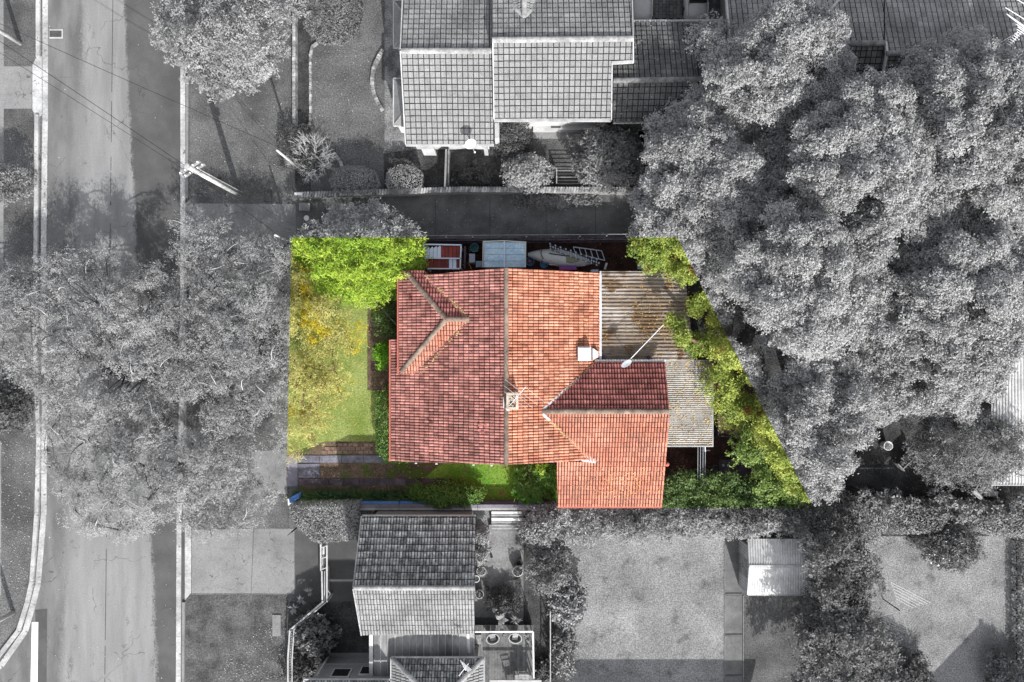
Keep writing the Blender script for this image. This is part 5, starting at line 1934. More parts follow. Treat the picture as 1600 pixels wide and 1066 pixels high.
wire('upper overhead wire crossing the road and the verge lawn', ((-60, 10, 6.6), (470, 245, 5.6)), 0.3)
wire('middle overhead wire from the corner pole to the power pole', ((-60, 25, 6.6), (289, 259, 6.4)), 0.4, 0.02)
wire('lower overhead wire running to the power pole crossarm', ((-60, 45, 6.2), (289, 266, 6.0)), 0.4)
wire('service wire from the power pole down to the lane post', ((293, 266, 6.4), (430, 364, 3.3)), 0.2)
wire('service wire from the power pole over the lime tree', ((294, 262, 6.5), (480, 402, 4.2)), 0.3)
wire('third service wire slanting over the upper driveway', ((296, 258, 6.3), (468, 358, 3.6)), 0.25)
wire('cable from the lane post along the lane edge', ((430, 362, 3.3), (660, 371, 3.0)), 0.2, 0.012)
wire('thin wire from street tree to the house eave', ((585, 470, 4.5), (623, 512, 3.4)), 0.1, 0.01)

# ================================================================== buildings and gardens below
gh = thing('mottled_tile_house', 'low gabled house with mottled grey tiles below the coloured parcel', 'house', P(650, 900))
pl_a = plane3((553, 918, 4.9), (742, 918, 4.9), (650, 807, 2.9))
pl_b = plane3((553, 919, 4.9), (742, 919, 4.9), (650, 992, 3.5))
GT = dict(wd=0.17, ln=0.385, rise=0.03, step=0.045)
tile_plane(gh, pl_a, [[(553, 918), (742, 918), (743, 807), (566, 807)]], 'tile_mottled', 'roof_deck', **GT)
tile_plane(gh, pl_b, [[(553, 919), (742, 919), (741, 990), (566, 992)]], 'tile_mid', 'roof_deck', wd=0.17, ln=0.385, rise=0.035, step=0.02)
ridge_caps(gh, P(553, 918.5, 4.93), P(742, 918.5, 4.93), 'cap_grey', r_=0.13)
gutter_run(gh, on_plane(566, 805.5, pl_a), on_plane(743, 805.5, pl_a), 'gutter', wd=0.06)
strip(gh, on_plane(552, 918, pl_a), on_plane(565, 807, pl_a), 0.07, 'cap_grey', 'barge_board', dz=0.0, ht=0.16)
strip(gh, on_plane(552, 919, pl_b), on_plane(565, 992, pl_b), 0.07, 'cap_grey', 'barge_board', dz=0.0, ht=0.16)
wall_prism(gh, [(577, 815), (735, 815), (735, 985), (577, 985)], 2.8, 'brick_wall_grey')
A, B, C = on_plane(570, 812, pl_a), P(562, 918, 4.75), on_plane(570, 985, pl_b)
MB().add([(B.x, A.y, 2.75), (B.x, B.y, B.z), (B.x, C.y, 2.9), (B.x, C.y, 0), (B.x, A.y, 0)], [(0, 1, 2, 3, 4)]).build('gable_wall', M['brick_wall_grey'], gh)

lr = thing('seamed_lean_to', 'lean-to with long seamed metal roof under the mottled gable', 'lean-to', P(660, 1025))
pl_s = plane3((577, 988, 2.9), (742, 988, 2.9), (660, 1055, 2.45))
n = 14
for i in range(n):
    xa = 584 + i * 11.2
    a, b, c, d = (on_plane(xa, 986, pl_s), on_plane(xa + 10.9, 986, pl_s), on_plane(xa + 10.9, 1056, pl_s), on_plane(xa, 1056, pl_s))
    MB().slab([a, b, c, d], 0.03).build('roof_panel', M['sheet_mid'], lr)
    MB().bar(on_plane(xa + 11, 986, pl_s), on_plane(xa + 11, 1056, pl_s), 0.04, 0.07).build('seam', M['gutter_grey'], lr)
MB().bar(on_plane(580, 986, pl_s), on_plane(580, 1056, pl_s), 0.22, 0.12).build('edge_flashing', M['gutter'], lr)
MB().bar(on_plane(731, 990, pl_s), on_plane(733, 1020, pl_s), 0.16, 0.12).build('edge_flashing', M['gutter'], lr)
w_ = [P(x, y, 2.4) for x, y in ((584, 990), (738, 990), (738, 1050), (584, 1050))]
MB().prism([(q.x, q.y) for q in w_], 0, 2.35).build('wall', M['timber_grey'], lr)

hb = thing('hipped_tile_house', 'hipped tiled roof with white gutters at the bottom edge', 'house', P(680, 1100))
zE = 3.3
pl_h1 = plane3((612, 1029, zE), (755, 1029, zE), (680, 1100, zE + 1.6))
pl_h2 = plane3((612, 1029, zE), (612, 1150, zE), (682, 1100, zE + 1.6))
pl_h3 = plane3((755, 1029, zE), (755, 1150, zE), (685, 1100, zE + 1.6))
ap = (684, 1100)
HT = dict(wd=0.17, ln=0.36, rise=0.03, step=0.045)
tile_plane(hb, pl_h1, [[(613, 1029), (755, 1029), ap]], 'tile_mottled', 'roof_deck', **HT)
tile_plane(hb, pl_h2, [[(613, 1029), ap, (684, 1190), (613, 1190)]], 'tile_light', 'roof_deck', **HT)
tile_plane(hb, pl_h3, [[(755, 1029), ap, (684, 1190), (755, 1190)]], 'tile_light', 'roof_deck', **HT)
ridge_caps(hb, on_plane(613, 1029, pl_h1), on_plane(*ap, pl_h1), 'cap_grey', r_=0.14, ln=0.48)
ridge_caps(hb, on_plane(755, 1029, pl_h1), on_plane(*ap, pl_h1), 'cap_grey', r_=0.14, ln=0.48)
for a, b in (((611, 1027.5), (756, 1027.5)), ((611, 1027.5), (611, 1190)), ((756, 1027.5), (756, 1190)), ((475, 1062), (611, 1062)), ((475, 1062), (475, 1190))):
    gutter_run(hb, P(*a, zE), P(*b, zE), 'gutter', wd=0.09)
wall_prism(hb, [(622, 1040), (745, 1040), (745, 1190), (622, 1190)], 3.1, 'brick_wall_grey', zref=3.3)
pl_h4 = plane3((475, 1063, zE), (611, 1063, zE), (540, 1120, zE + 1.4))
tile_plane(hb, pl_h4, [[(476, 1064), (609, 1064), (609, 1140), (540, 1140)]], 'tile_mottled', 'roof_deck', **HT)
# its brick wall facing the picture's centre, with two windows and a frieze
A, B = P(484, 1066, 3.2), P(612, 1066, 3.2)
MB().add([(A.x, A.y, 0), (B.x, A.y, 0), (B.x, A.y, 3.2), (A.x, A.y, 3.2)], [(0, 1, 2, 3)])
wl = MB().box(((A.x + B.x) / 2, A.y - .12, 1.6), (B.x - A.x, 0.24, 3.2)).build('wall', M['brick_wall_grey'], hb)
MB().box(((A.x + B.x) / 2, A.y + .012, 1.0), (B.x - A.x, 0.02, 0.07)).build('brick_ledge', M['gutter_grey'], wl)
for i, (fx, zz, wd) in enumerate(((0.33, 2.2, 1.1), (0.7, 1.9, 1.4))):
    x = A.x + (B.x - A.x) * fx
    fr = MB().box((x, A.y + .03, zz), (wd, 0.07, 1.0)).build('window', M['gutter'], hb)
    MB().box((x, A.y + .07, zz), (wd - .16, 0.02, 0.84)).build('pane', M['glass'], fr)
MB().bar((A.x + .35, A.y + .25, 2.9), (A.x + .35, A.y + .25, 0.1), 0.1, 0.1).build('downpipe', M['gutter_grey'], hb)
for i in range(12):
    for j in range(7):
        pass
sheet('terrace', [(510, 1020), (580, 1020), (580, 1056), (484, 1056)], 4, 'concrete')
for (x0, x1) in ((640, 656), (675, 690), (700, 722)):
    block(MB(), x0, 1023, x1, 1026, 2.4, 2.55).build('window_hood', M['gutter'], hb)
an = thing('tv_aerial', 'small white aerial on the hipped roof at the bottom edge', 'aerial', P(727, 1045, 3.6))
za = 5.0
MB().tube([on_plane(727, 1048, pl_h1), P(727, 1045, za)], 0.02, 6).build('mast', M['steel_white'], an)
MB().tube([P(717, 1056, za), P(732, 1037, za)], 0.022, 6).build('boom', M['steel_white'], an)
for i in range(4):
    x, y = 719 + i * 1.4, 1032 + i * 3
    MB().tube([P(x, y, za + .03), P(x + 18 - i * 3, y + 15 - i * 2, za + .03)], 0.017, 5).build('rod', M['steel_white'], an)

# timber deck
dk = thing('timber_deck', 'raised grey timber deck with white rail at the bottom', 'deck', P(790, 1025))
zd = 0.8
for i in range(21):
    x = 742.5 + i * 4.35
    block(MB(), x, 977, x + 4.1, 1110, zd - .04, zd).build('deck_board', M['deck'], dk)
block(MB(), 742, 985, 833, 1105, 0.2, zd - .05).build('deck_frame', M['timber_dark'], dk)
MB().bar(P(742, 987.5, zd + .95), P(833, 987, zd + .95), 0.09, 0.06).build('handrail', M['paint_white'], dk)
MB().bar(P(833, 987, zd + .95), P(834, 1066, zd + .95), 0.09, 0.06).build('handrail', M['paint_white'], dk)
MB().bar(P(765, 1064, zd + 1.0), P(846, 1064, zd + 1.0), 0.10, 0.08).build('beam', M['gutter'], dk)
for i in range(5):
    q = P(744 + i * 22, 987.5, zd + .9)
    MB().box((q.x, q.y, zd + .45), (.06, .06, .9)).build('rail_post', M['paint_white'], dk)
for i in range(4):
    q = P(833, 1000 + i * 21, zd + .9)
    MB().box((q.x, q.y, zd + .45), (.06, .06, .9)).build('rail_post', M['paint_white'], dk)
for (x0, y0, x1, y1, zz, lab) in ((741, 992, 752, 1007, .9, 'square timber cupboard against the deck wall'), (735, 1010, 746, 1026, 1.1, 'narrow brick bench beside the deck wall')):
    o = block(MB(), x0, y0, x1, y1, 0, zz).build('deck_cupboard', M['timber_grey'], bevel=0.02)
    tag(o, lab, 'cupboard')


def basket_chair(label, px, py, rot):
    b = P(px, py, zd + .4)
    b.z = zd + .002
    t = thing('basket_chair', label, 'chair', b, 'oval chairs on the deck')
    k = S * .97
    ring = [(b.x + math.cos(a) * 10 * k * math.cos(rot) - math.sin(a) * 7.6 * k * math.sin(rot), b.y + math.cos(a) * 10 * k * math.sin(rot) + math.sin(a) * 7.6 * k * math.cos(rot), zd + .5)
            for a in [i * math.pi / 12 for i in range(25)]]
    MB().tube(ring, 0.035, 6).build('rim', M['gutter'], t)
    bowl = MB().lathe((b.x, b.y, zd), [(0.06, .12), (0.2, .16), (0.33, .32), (0.38, .48)], 20, 1.0, 0.76, rot)
    bowl.f = bowl.f[:-1]
    bowl.build('bowl', M['timber_grey'], t)
    for i in range(4):
        q = (b.x + math.sin(rot) * (i - 1.5) * -.09, b.y + math.cos(rot) * (i - 1.5) * .09, zd + .33)
        MB().box(q, (.34, .07, .06), rot).build('cushion_strip', M['pot_pale'], t)
    MB().lathe((b.x, b.y, zd), [(0.16, 0), (0.14, .03), (0.05, .05), (0.05, .14)], 12).build('foot', M['gutter_grey'], t)
    return t


basket_chair('oval basket chair near the house side of the deck', 770, 997.5, R(15))
basket_chair('oval basket chair nearer the outer corner of the deck', 805, 996.5, R(-8))
chair('deck_chair', 'pale armchair at the lower corner of the deck', 818, 1048, 0, 'gutter_grey', 0.6)
chair('deck_chair', 'second pale chair half hidden by the deck table', 799, 1060, R(10), 'gutter_grey', 0.5)
for o_ in [o for o in bpy.data.objects if o.name.startswith('deck_chair')]:
    o_.location.z = zd + .002
tb = thing('deck_table', 'weathered timber table on the deck at the picture edge', 'table', P(818, 1062, zd))
for i in range(5):
    block(MB(), 804.5 + i * 5.6, 1055, 809.7 + i * 5.6, 1085, zd + .7, zd + .74).build('board', M['timber_grey'], tb)
for x in (806, 830):
    q = P(x, 1058, zd)
    MB().box((q.x, q.y, zd + .35), (.07, .07, .7)).build('leg', M['timber_grey'], tb)

# courtyard steps, pots
st = thing('garden_steps', 'flight of courtyard steps with two white nosings', 'steps', P(793, 815))
for i in range(6):
    m_ = 'paint_white' if i in (0, 3) else 'courtyard'
    block(MB(), 764 if i > 3 else 768, 799.5 + i * 5.2, 818, 804.3 + i * 5.2, 0, 0.75 - i * 0.12).build('step', M['courtyard'], st)
    block(MB(), 768, 799.5 + i * 5.2, 815, 801 + i * 5.2 + (2.4 if i in (0, 2) else 0), 0.755 - i * .12, 0.775 - i * .12).build('nosing', M['paint_white'] if i in (0, 2) else M['gutter_grey'], st)
pot('plant_pot', 'large round pale pot planted beside the courtyard hedge', 809, 893, 0.34, 0.5, 'pot_pale', plant='leaf_midgrey')
pot('plant_pot', 'dark round pot just above the large pale pot', 812, 880, 0.22, 0.35, 'pot_dark')
pot('plant_pot', 'small dark pot under the large pale pot', 810, 909, 0.2, 0.3, 'pot_dark', plant='leaf_darkgrey')
pot('plant_pot', 'ring-rimmed pot by the mottled roof eave, upper one', 752, 893, 0.3, 0.4, 'pot_pale', plant='leaf_grey')
pot('plant_pot', 'white-rimmed pot tucked under the mottled roof edge', 744, 905, 0.22, 0.4, 'paint_white')
pot('plant_pot', 'pot with grey herb at the lower end of the wall', 749, 929, 0.28, 0.4, 'pot_pale', plant='leaf_grey')
pot('plant_pot', 'small dark pot standing out on the courtyard paving', 761, 921, 0.16, 0.3, 'pot_dark')
pot('plant_pot', 'tiny dark pot in the middle of the paving', 768, 870, 0.09, 0.15, 'pot_dark')

# gate and fence left of the mottled house
gt = thing('driveway_gate', 'white framed gate standing across the dark driveway', 'gate', P(505, 895))
for a, b in (((501.5, 852), (501.5, 892)), ((511, 852), (511, 940)), ((503, 892), (504, 941)), ((506, 854), (506, 866))):
    MB().bar(P(*a, 1.2), P(*b, 1.2), 0.08, 0.1).build('frame_bar', M['gutter'], gt)
vpanel(P(507, 893, 1.1), P(507, 940, 1.1), 0.05).build('gate_board', M['gutter_grey'], gt)
vpanel(P(504, 853, 1.1), P(504, 891, 1.1), 0.04).build('gate_board', M['gutter_grey'], gt)
for i in range(3):
    MB().bar(P(502, 856 + i * 17, 1.18), P(511, 853 + i * 17, 1.18), 0.05, 0.06).build('gate_rail', M['gutter'], gt)
MB().tube([P(511, 920, 1.1), P(516, 928, 1.1), P(511, 937, 1.1)], 0.03, 5).build('brace', M['gutter'], gt)
for x, y in ((501, 852), (504, 941), (511, 940)):
    q = P(x, y, 1.3)
    MB().box((q.x, q.y, .65), (.1, .1, 1.3)).build('post', M['gutter'], gt)
ff = thing('picket_fence', 'pale timber fence running diagonally then down to the frame edge', 'fence', P(470, 985))
pts = [(503, 942), (453, 985), (450, 1030), (450, 1110)]
for i in range(3):
    A, B = P(*pts[i], 1.1), P(*pts[i + 1], 1.1)
    MB().bar(A, B, 0.10, 0.06).build('top_rail', M['gutter_grey'], ff)
    MB().bar(A + Vector((.22, 0, -.1)), B + Vector((.22, 0, -.1)), 0.06, 0.06).build('inner_rail', M['gutter'], ff)
    k = max(4, round((B - A).length / .16))
    for j in range(k):
        q = A.lerp(B, (j + .5) / k)
        MB().box((q.x + .1, q.y, .52), (.09, .03, 1.04), math.atan2((B - A).y, (B - A).x)).build('picket', M['gutter_grey'], ff)
o = MB().bar(P(456, 831, .9), P(462, 826, .9), .08, 1.6).build('letter_box', M['timber_dark'])
tag(o, 'small dark letterbox post at the driveway edge by the hedge', 'letterbox')

# lawn fence right of the courtyard beds
fn = thing('wire_fence', 'straight pale top rail of a fence between bed and lawn', 'fence', P(860, 1000))
MB().bar(P(860, 955, 1.2), P(860, 1066, 1.2), 0.06, 0.06).build('top_rail', M['gutter_grey'], fn)
for i in range(5):
    q = P(860, 957 + i * 27, 1.2)
    MB().box((q.x, q.y, .6), (.06, .06, 1.2)).build('post', M['gutter_grey'], fn)

# metal garden shed
sh = thing('metal_shed', 'bright ribbed metal garden shed with double doors', 'shed', P(1200, 888))
pl_u = plane3((1170, 884, 2.15), (1260, 884, 2.15), (1210, 840, 1.8))
pl_d = plane3((1170, 886, 2.15), (1260, 886, 2.15), (1210, 928, 1.75))
corrugated('roof_sheet', sh, pl_u, [(1169, 842), (1262, 842), (1262, 884), (1171, 884)], 'sheet_white', 0.15, 0.035, 'y')
corrugated('roof_sheet', sh, pl_d, [(1171, 886), (1262, 886), (1262, 928), (1168, 929)], 'sheet_white', 0.15, 0.035, 'y')
MB().bar(P(1171, 885, 2.18), P(1262, 885, 2.18), 0.15, 0.05).build('ridge_cap', M['gutter'], sh)
a = P(1154, 915, 0)
b = P(1154, 840, 0)
e = P(1262, 915, 1.7)
MB().prism([(a.x, a.y), (e.x, a.y), (e.x, b.y), (a.x, b.y)], 0, 1.72).build('wall', M['gutter_grey'], sh)
for i in range(16):
    y = a.y + (b.y - a.y) * (i + .5) / 16
    MB().box((a.x - .012, y, .88), (.025, .09, 1.6)).build('rib', M['gutter'], sh)
for i in (0, 1):
    y = a.y + (b.y - a.y) * (.42 + i * .2)
    dd = MB().box((a.x - .03, y, .85), (.02, .52, 1.5)).build('door', M['sheet_mid'], sh)
    MB().box((a.x - .05, y + (.2 if i == 0 else -.2), .9), (.03, .03, .2)).build('handle', M['pot_dark'], dd)
mid = (a.y + b.y) / 2
MB().add([(a.x, a.y, 1.7), (a.x, b.y, 1.7), (a.x, mid, 2.1)], [(0, 2, 1)]).build('gable', M['sheet_mid'], sh)
MB().bar((P(1169, 842, 1.8)), P(1171, 885, 2.15), 0.07, 0.07).build('barge', M['gutter'], sh)
MB().bar((P(1168, 929, 1.75)), P(1171, 885, 2.15), 0.07, 0.07).build('barge', M['gutter'], sh)

# rotary clothes line
cl_ = thing('clothes_line', 'rotary clothes line with four arms on the pale lawn', 'clothes line', P(1380, 938))
zc = 1.95
hub = P(1407, 955, zc)
MB().tube([(hub.x, hub.y, 0), hub], 0.035, 8).build('mast', M['black'], cl_)
ends = [(1392, 909), (1455, 942), (1420, 992), (1360, 967)]
for e in ends:
    MB().tube([hub, P(*e, zc + .15)], 0.014, 5).build('arm', M['gutter_grey'], cl_)
for k in range(4):
    a, b = ends[k], ends[(k + 1) % 4]
    for f in (0.4, .52, .64, .76, .88, .98):
        q0 = hub.lerp(P(*a, zc + .15), f)
        q1 = hub.lerp(P(*b, zc + .15), f)
        MB().tube([q0, q1], 0.006 if k else 0.011, 4).build('line', M['paint_white'] if k == 0 else M['gutter_grey'], cl_)
# right-hand fence and roof
rf = thing('dark_fence', 'dark straight fence along the right edge of the pale lawn', 'fence', P(1588, 940))
for i in range(6):
    MB().bar(P(1589, 846 + i * 40, .35), P(1589, 886 + i * 40, .35), 0.07, 0.12).build('rail', M['black'], rf)
    q = P(1589, 845.5 + i * 40, .42)
    MB().box((q.x, q.y, .21), (.07, .07, .42)).build('post', M['black'], rf)
rr = thing('ribbed_shed', 'white ribbed roof of a shed at the right edge behind trees', 'shed', P(1600, 650))
pl_r = plane3((1550, 541, 2.9), (1550, 757, 2.7), (1680, 650, 3.3))
corrugated('roof_sheet', rr, pl_r, [(1548, 541), (1690, 541), (1690, 757), (1550, 757)], 'sheet_white', 0.17, 0.045, 'y')
MB().bar(on_plane(1548, 758, pl_r), on_plane(1690, 758, pl_r), 0.06, 0.1).build('gutter', M['gutter'], rr)
MB().bar(on_plane(1548, 540, pl_r), on_plane(1690, 540, pl_r), 0.06, 0.1).build('gutter', M['gutter'], rr)
w_ = [P(x, y, 2.6) for x, y in ((1556, 550), (1680, 550), (1680, 748), (1556, 748))]
MB().prism([(q.x, q.y) for q in w_], 0, 2.6).build('wall', M['sheet_mid'], rr)
tub('drum', 'open round drum with pale rim in the dark clearing', 1388, 697, 0.27, 0.6, 'paint_white', 'drum')
bn = thing('garden_bench', 'dark angular bench in the clearing beside the drum', 'bench', P(1415, 720))
MB().bar(P(1405, 729, .42), P(1428, 708, .42), 0.3, 0.05).build('seat', M['timber_grey'], bn)
MB().bar(P(1400, 724, .6), P(1410, 735, .6), 0.06, 0.5).build('end_panel', M['timber_grey'], bn)
MB().bar(P(1425, 704, .6), P(1431, 712, .6), 0.06, 0.5).build('end_panel', M['timber_grey'], bn)
MB().bar(P(1409, 732, .7), P(1431, 711, .7), 0.05, 0.35).build('backrest', M['timber_grey'], bn)
tr = thing('garden_machine', 'low pale wheeled machine half hidden under the dark conifer', 'machine', P(1548, 770))
block(MB(), 1537, 768, 1560, 776, .25, .55).build('hood', M['gutter_grey'], tr, bevel=.04)
block(MB(), 1538, 762, 1558, 768, .2, .45).build('deck', M['pot_dark'], tr, bevel=.03)
for x in (1537, 1560):
    for y in (763, 776):
        q = P(x, y, .2)
        MB().box((q.x, q.y, .18), (.12, .34, .34)).build('wheel', M['black'], tr, bevel=.05)
yf = thing('back_fence', 'dark timber rail fence under the hedge trees at the right', 'fence', P(1430, 788))
MB().bar(P(1300, 789, 1.4), P(1700, 786, 1.4), .06, .1).build('top_rail', M['timber_dark'], yf)
for i in range(60):
    q = P(1300 + i * 5, 789 - i * .04, 1.3)
    MB().box((q.x, q.y, .65), (.17, .03, 1.3)).build('paling', M['timber_dark'], yf)

# houses just past the lower frame edge: their shadows lie on the lawns
def plain_house(label, x0, x1, y0, y1, eave, ridge, axis):
    cx, cy = (x0 + x1) / 2, (y0 + y1) / 2
    t = thing('neighbour_house', label, 'house', (cx, cy, 0))
    MB().prism([(x0 + .5, y0 + .5), (x1 - .5, y0 + .5), (x1 - .5, y1 - .5), (x0 + .5, y1 - .5)], 0, eave).build('wall', M['brick_wall_grey'], t)
    if axis == 'x':
        A, B = (x0, cy, ridge), (x1, cy, ridge)
        MB().slab([Vector((x0, y0, eave)), Vector((x1, y0, eave)), Vector(B), Vector(A)], .15).build('roof_slope', M['tile_mid'], t)
        MB().slab([Vector(A), Vector(B), Vector((x1, y1, eave)), Vector((x0, y1, eave))], .15).build('roof_slope', M['tile_mid'], t)
    else:
        A, B = (cx, y0, ridge), (cx, y1, ridge)
        MB().slab([Vector((x0, y0, eave)), Vector(A), Vector(B), Vector((x0, y1, eave))], .15).build('roof_slope', M['tile_mid'], t)
        MB().slab([Vector(A), Vector((x1, y0, eave)), Vector((x1, y1, eave)), Vector(B)], .15).build('roof_slope', M['tile_mid'], t)
        for y in (y0 + .5, y1 - .5):
            MB().add([(x0 + .5, y, eave), (x1 - .5, y, eave), (cx, y, ridge - .2)], [(0, 1, 2)]).build('gable', M['brick_wall_grey'], t)
    ridge_caps(t, A, B, 'cap_grey')
    return t


plain_house('house beyond the bottom edge shading the end of the pale lawn', 5.0, 16.5, -33, -24.2, 2.95, 4.3, 'x')
plain_house('gabled house beyond the bottom right corner casting a peaked shadow', 27.2, 36.5, -40, -25.8, 3.1, 5.6, 'y')

# ================================================================== the big trees on the right
canopy = [(1212, 30), (1245, 8), (1300, 28), (1325, 70), (1316, 112), (1372, 124), (1400, 128), (1440, 74), (1500, 82), (1590, 95), (1660, 110), (1700, 300), (1690, 540),
          (1570, 556), (1540, 622), (1500, 640), (1425, 630), (1385, 640), (1352, 660), (1330, 690), (1318, 735), (1270, 770), (1228, 746), (1208, 698), (1178, 668),
          (1150, 634), (1100, 630), (1094, 588), (1066, 566), (1046, 510), (1088, 474), (1078, 434), (1022, 415), (998, 368), (1018, 308), (1016, 200),
          (1062, 162), (1104, 132), (1108, 62), (1160, 62)]
centres = [((1110, 300), 9.0, 'broad tree crown overhanging the end of the shaded lane'),
           ((1215, 95), 9.5, 'bushy tree crown standing against the dark tiled roof'),
           ((1360, 250), 11.5, 'tall crown in the middle of the big grey tree group'),
           ((1540, 200), 11.0, 'wide tree crown at the upper right corner below the long roof'),
           ((1510, 470), 11.0, 'wide tree crown at the right edge above the ribbed shed'),
           ((1260, 440), 11.5, 'large crown beside the slanting colour edge'),
           ((1130, 560), 7.0, 'tree with green and yellow branches over the patio roofs'),
           ((1310, 640), 9.0, 'lower crown of the tree group above the dark clearing')]
groups = [[] for _ in centres]


def ball(x, y, z, rad, n=8):
    """one billow of foliage: clumps over the upper side of a ball"""
    o_ = P(x, y, z)
    out = [(o_, rad * 0.6)]
    ph = random.random() * 6.28
    for i in range(n):
        zz = 1 - 1.15 * (i + .5) / n
        q = math.sqrt(max(0, 1 - zz * zz))
        a_ = ph + i * 2.39996
        f = rad * random.uniform(0.58, 0.78)
        out.append((o_ + Vector((math.cos(a_) * q * f, math.sin(a_) * q * f, zz * f)), rad * random.uniform(0.32, 0.46)))
    return out


for (x, y) in darts(canopy, 20, 18000):
    k = min(range(len(centres)), key=lambda i: (x - centres[i][0][0]) ** 2 + (y - centres[i][0][1]) ** 2)
    c, zt, _ = centres[k]
    d2 = ((x - c[0]) ** 2 + (y - c[1]) ** 2) / 150.0 ** 2
    z = zt - 1.6 - 3.2 * min(1.2, d2) + random.gauss(0, 0.5)
    if k == 6 and random.random() < 0.3:
        continue
    groups[k] += ball(x, y, z, random.uniform(0.52, 0.92))
    if random.random() < 0.3:
        groups[k].append((P(x + random.uniform(-12, 12), y + random.uniform(-12, 12), z - 2.0), 1.15))
for (c, zt, lab), cl in zip(centres, groups):
    b = P(c[0], c[1], zt * .6)
    b.z = 0
    t = thing('broadleaf_tree', lab, 'tree', b, 'big trees on the right')
    foliage('crown', cl, 310, 0.115, 0.58, M['leaf_big'], t, flat=0.95, low=0.1, inner=0.6, lump=0.2, form=0.72, ros=4)
    wood(t, b, b + Vector((0, 0, zt * .55)), cl[::20], 'bark_zone', 0.34)
# pale dead twigs poking from that canopy
tw = MB()
for (x, y, z) in ((1300, 205, 9.5), (1130, 350, 7.5), (1110, 430, 6.5), (1145, 432, 6.5), (1345, 385, 10), (1390, 398, 10), (1445, 165, 9), (1250, 660, 7), (1080, 345, 7)):
    pass

# dark conifer
cf = thing('conifer', 'dark layered conifer below the wide crowns, beside the ribbed shed', 'tree', P(1500, 690))
cl = []
bx = P(1465, 700, 3.0)
for i in range(90):
    a = i * 2.4
    q = math.sqrt((i + .5) / 90)
    x, y = 1518 + math.cos(a) * q * 92, 702 + math.sin(a) * q * 58
    z = 6.0 - q * 3.4 + (0.9 if (i * 7) % 3 == 0 else -0.45)
    cl.append((P(x, y, z), random.uniform(.38, .72)))
foliage('crown', cl, 260, 0.12, 0.4, M['leaf_midgrey'], cf, flat=0.45, low=.1, inner=.5, lump=.35)
wood(cf, (cf.location.x, cf.location.y, 0), cf.location + Vector((0, 0, 4.5)), cl[::3], 'bark_dark', .25)
o = MB().tube([P(1520, 765, 2.5), P(1532, 778, 1.4), P(1540, 790, .1)], [.12, .14, .18], 8).build('leaning_trunk', M['timber_grey'], cf)

# ================================================================== street trees
M['bark_pale_zone'] = mat('bark_pale_zone', (0.2, 0.14, 0.08), (0.3, 0.22, 0.12), sc=3, fine=0.3, zone=(0.3, 0.45))
GAPS = [(185, 592, 24), (148, 515, 15), (330, 628, 22), (190, 765, 15), (415, 672, 24), (150, 730, 14), (290, 560, 14), (235, 470, 13), (545, 560, 14), (530, 500, 15), (100, 480, 14), (425, 740, 26)]
streetA = [(0, 470), (20, 430), (70, 415), (110, 395), (150, 398), (190, 405), (235, 410), (270, 440), (285, 520), (285, 610), (250, 680), (160, 690), (90, 660), (60, 600), (10, 570), (-60, 540), (-60, 470)]
streetB = [(262, 350), (300, 335), (350, 345), (395, 375), (450, 400), (480, 430), (520, 470), (552, 520), (540, 580), (520, 640), (500, 690), (470, 712), (400, 690), (330, 660), (285, 620), (290, 520), (300, 440), (270, 390)]
streetC = [(75, 650), (160, 680), (260, 680), (340, 670), (400, 700), (440, 760), (400, 815), (330, 830), (260, 815), (190, 832), (120, 815), (95, 770), (70, 720)]
for poly, c, zt, lab in ((streetA, (150, 560), 3.7, 'sparse street tree spreading over the road and far verge'),
                         (streetB, (400, 560), 3.9, 'feathery street tree, grey over the verge and yellow over the lawn'),
                         (streetC, (250, 750), 3.9, 'thin feathery street tree arching over the lower road')):
    cl = []
    for (x, y) in darts(poly, 19, 5000):
        d2 = ((x - c[0]) ** 2 + (y - c[1]) ** 2) / 170.0 ** 2
        z = zt - 1.3 * min(1.3, d2) + random.gauss(0, .35)
        if random.random() < 0.1 or any((x - gx) ** 2 + (y - gy) ** 2 < gr * gr for gx, gy, gr in GAPS):
            continue
        cl.append((P(x, y, z), random.uniform(.5, .95)))
    b = P(c[0], c[1] + (20 if c[0] == 150 else 0), 3.5)
    b.z = 0
    t = thing('street_tree', lab, 'tree', b, 'street trees over the road')
    foliage('crown', cl, 270, 0.115, 0.33, M['leaf_street'], t, flat=.5, low=.4, inner=.25, lump=.4)
    wood(t, b, b + Vector((random.uniform(-.4, .4), random.uniform(-.3, .3), zt * .62)), cl, 'bark_zone', .24, limb_every=2, limb_r=.3, twig=('bark_zone', 1))
    wh = MB()
    for (c_, r_) in random.sample(cl, len(cl) // 3):
        d_ = Vector((random.gauss(0, 1), random.gauss(0, 1), .25)).normalized()
        wh.tube(bend(c_ + Vector((0, 0, r_ * .3)), c_ + d_ * random.uniform(.5, 1.1) + Vector((0, 0, r_ * .4)), .12, 4), [.03, .026, .018, .008], 4)
    wh.build('dead_twigs', M['bark_pale_zone'], t)['kind'] = 'stuff'

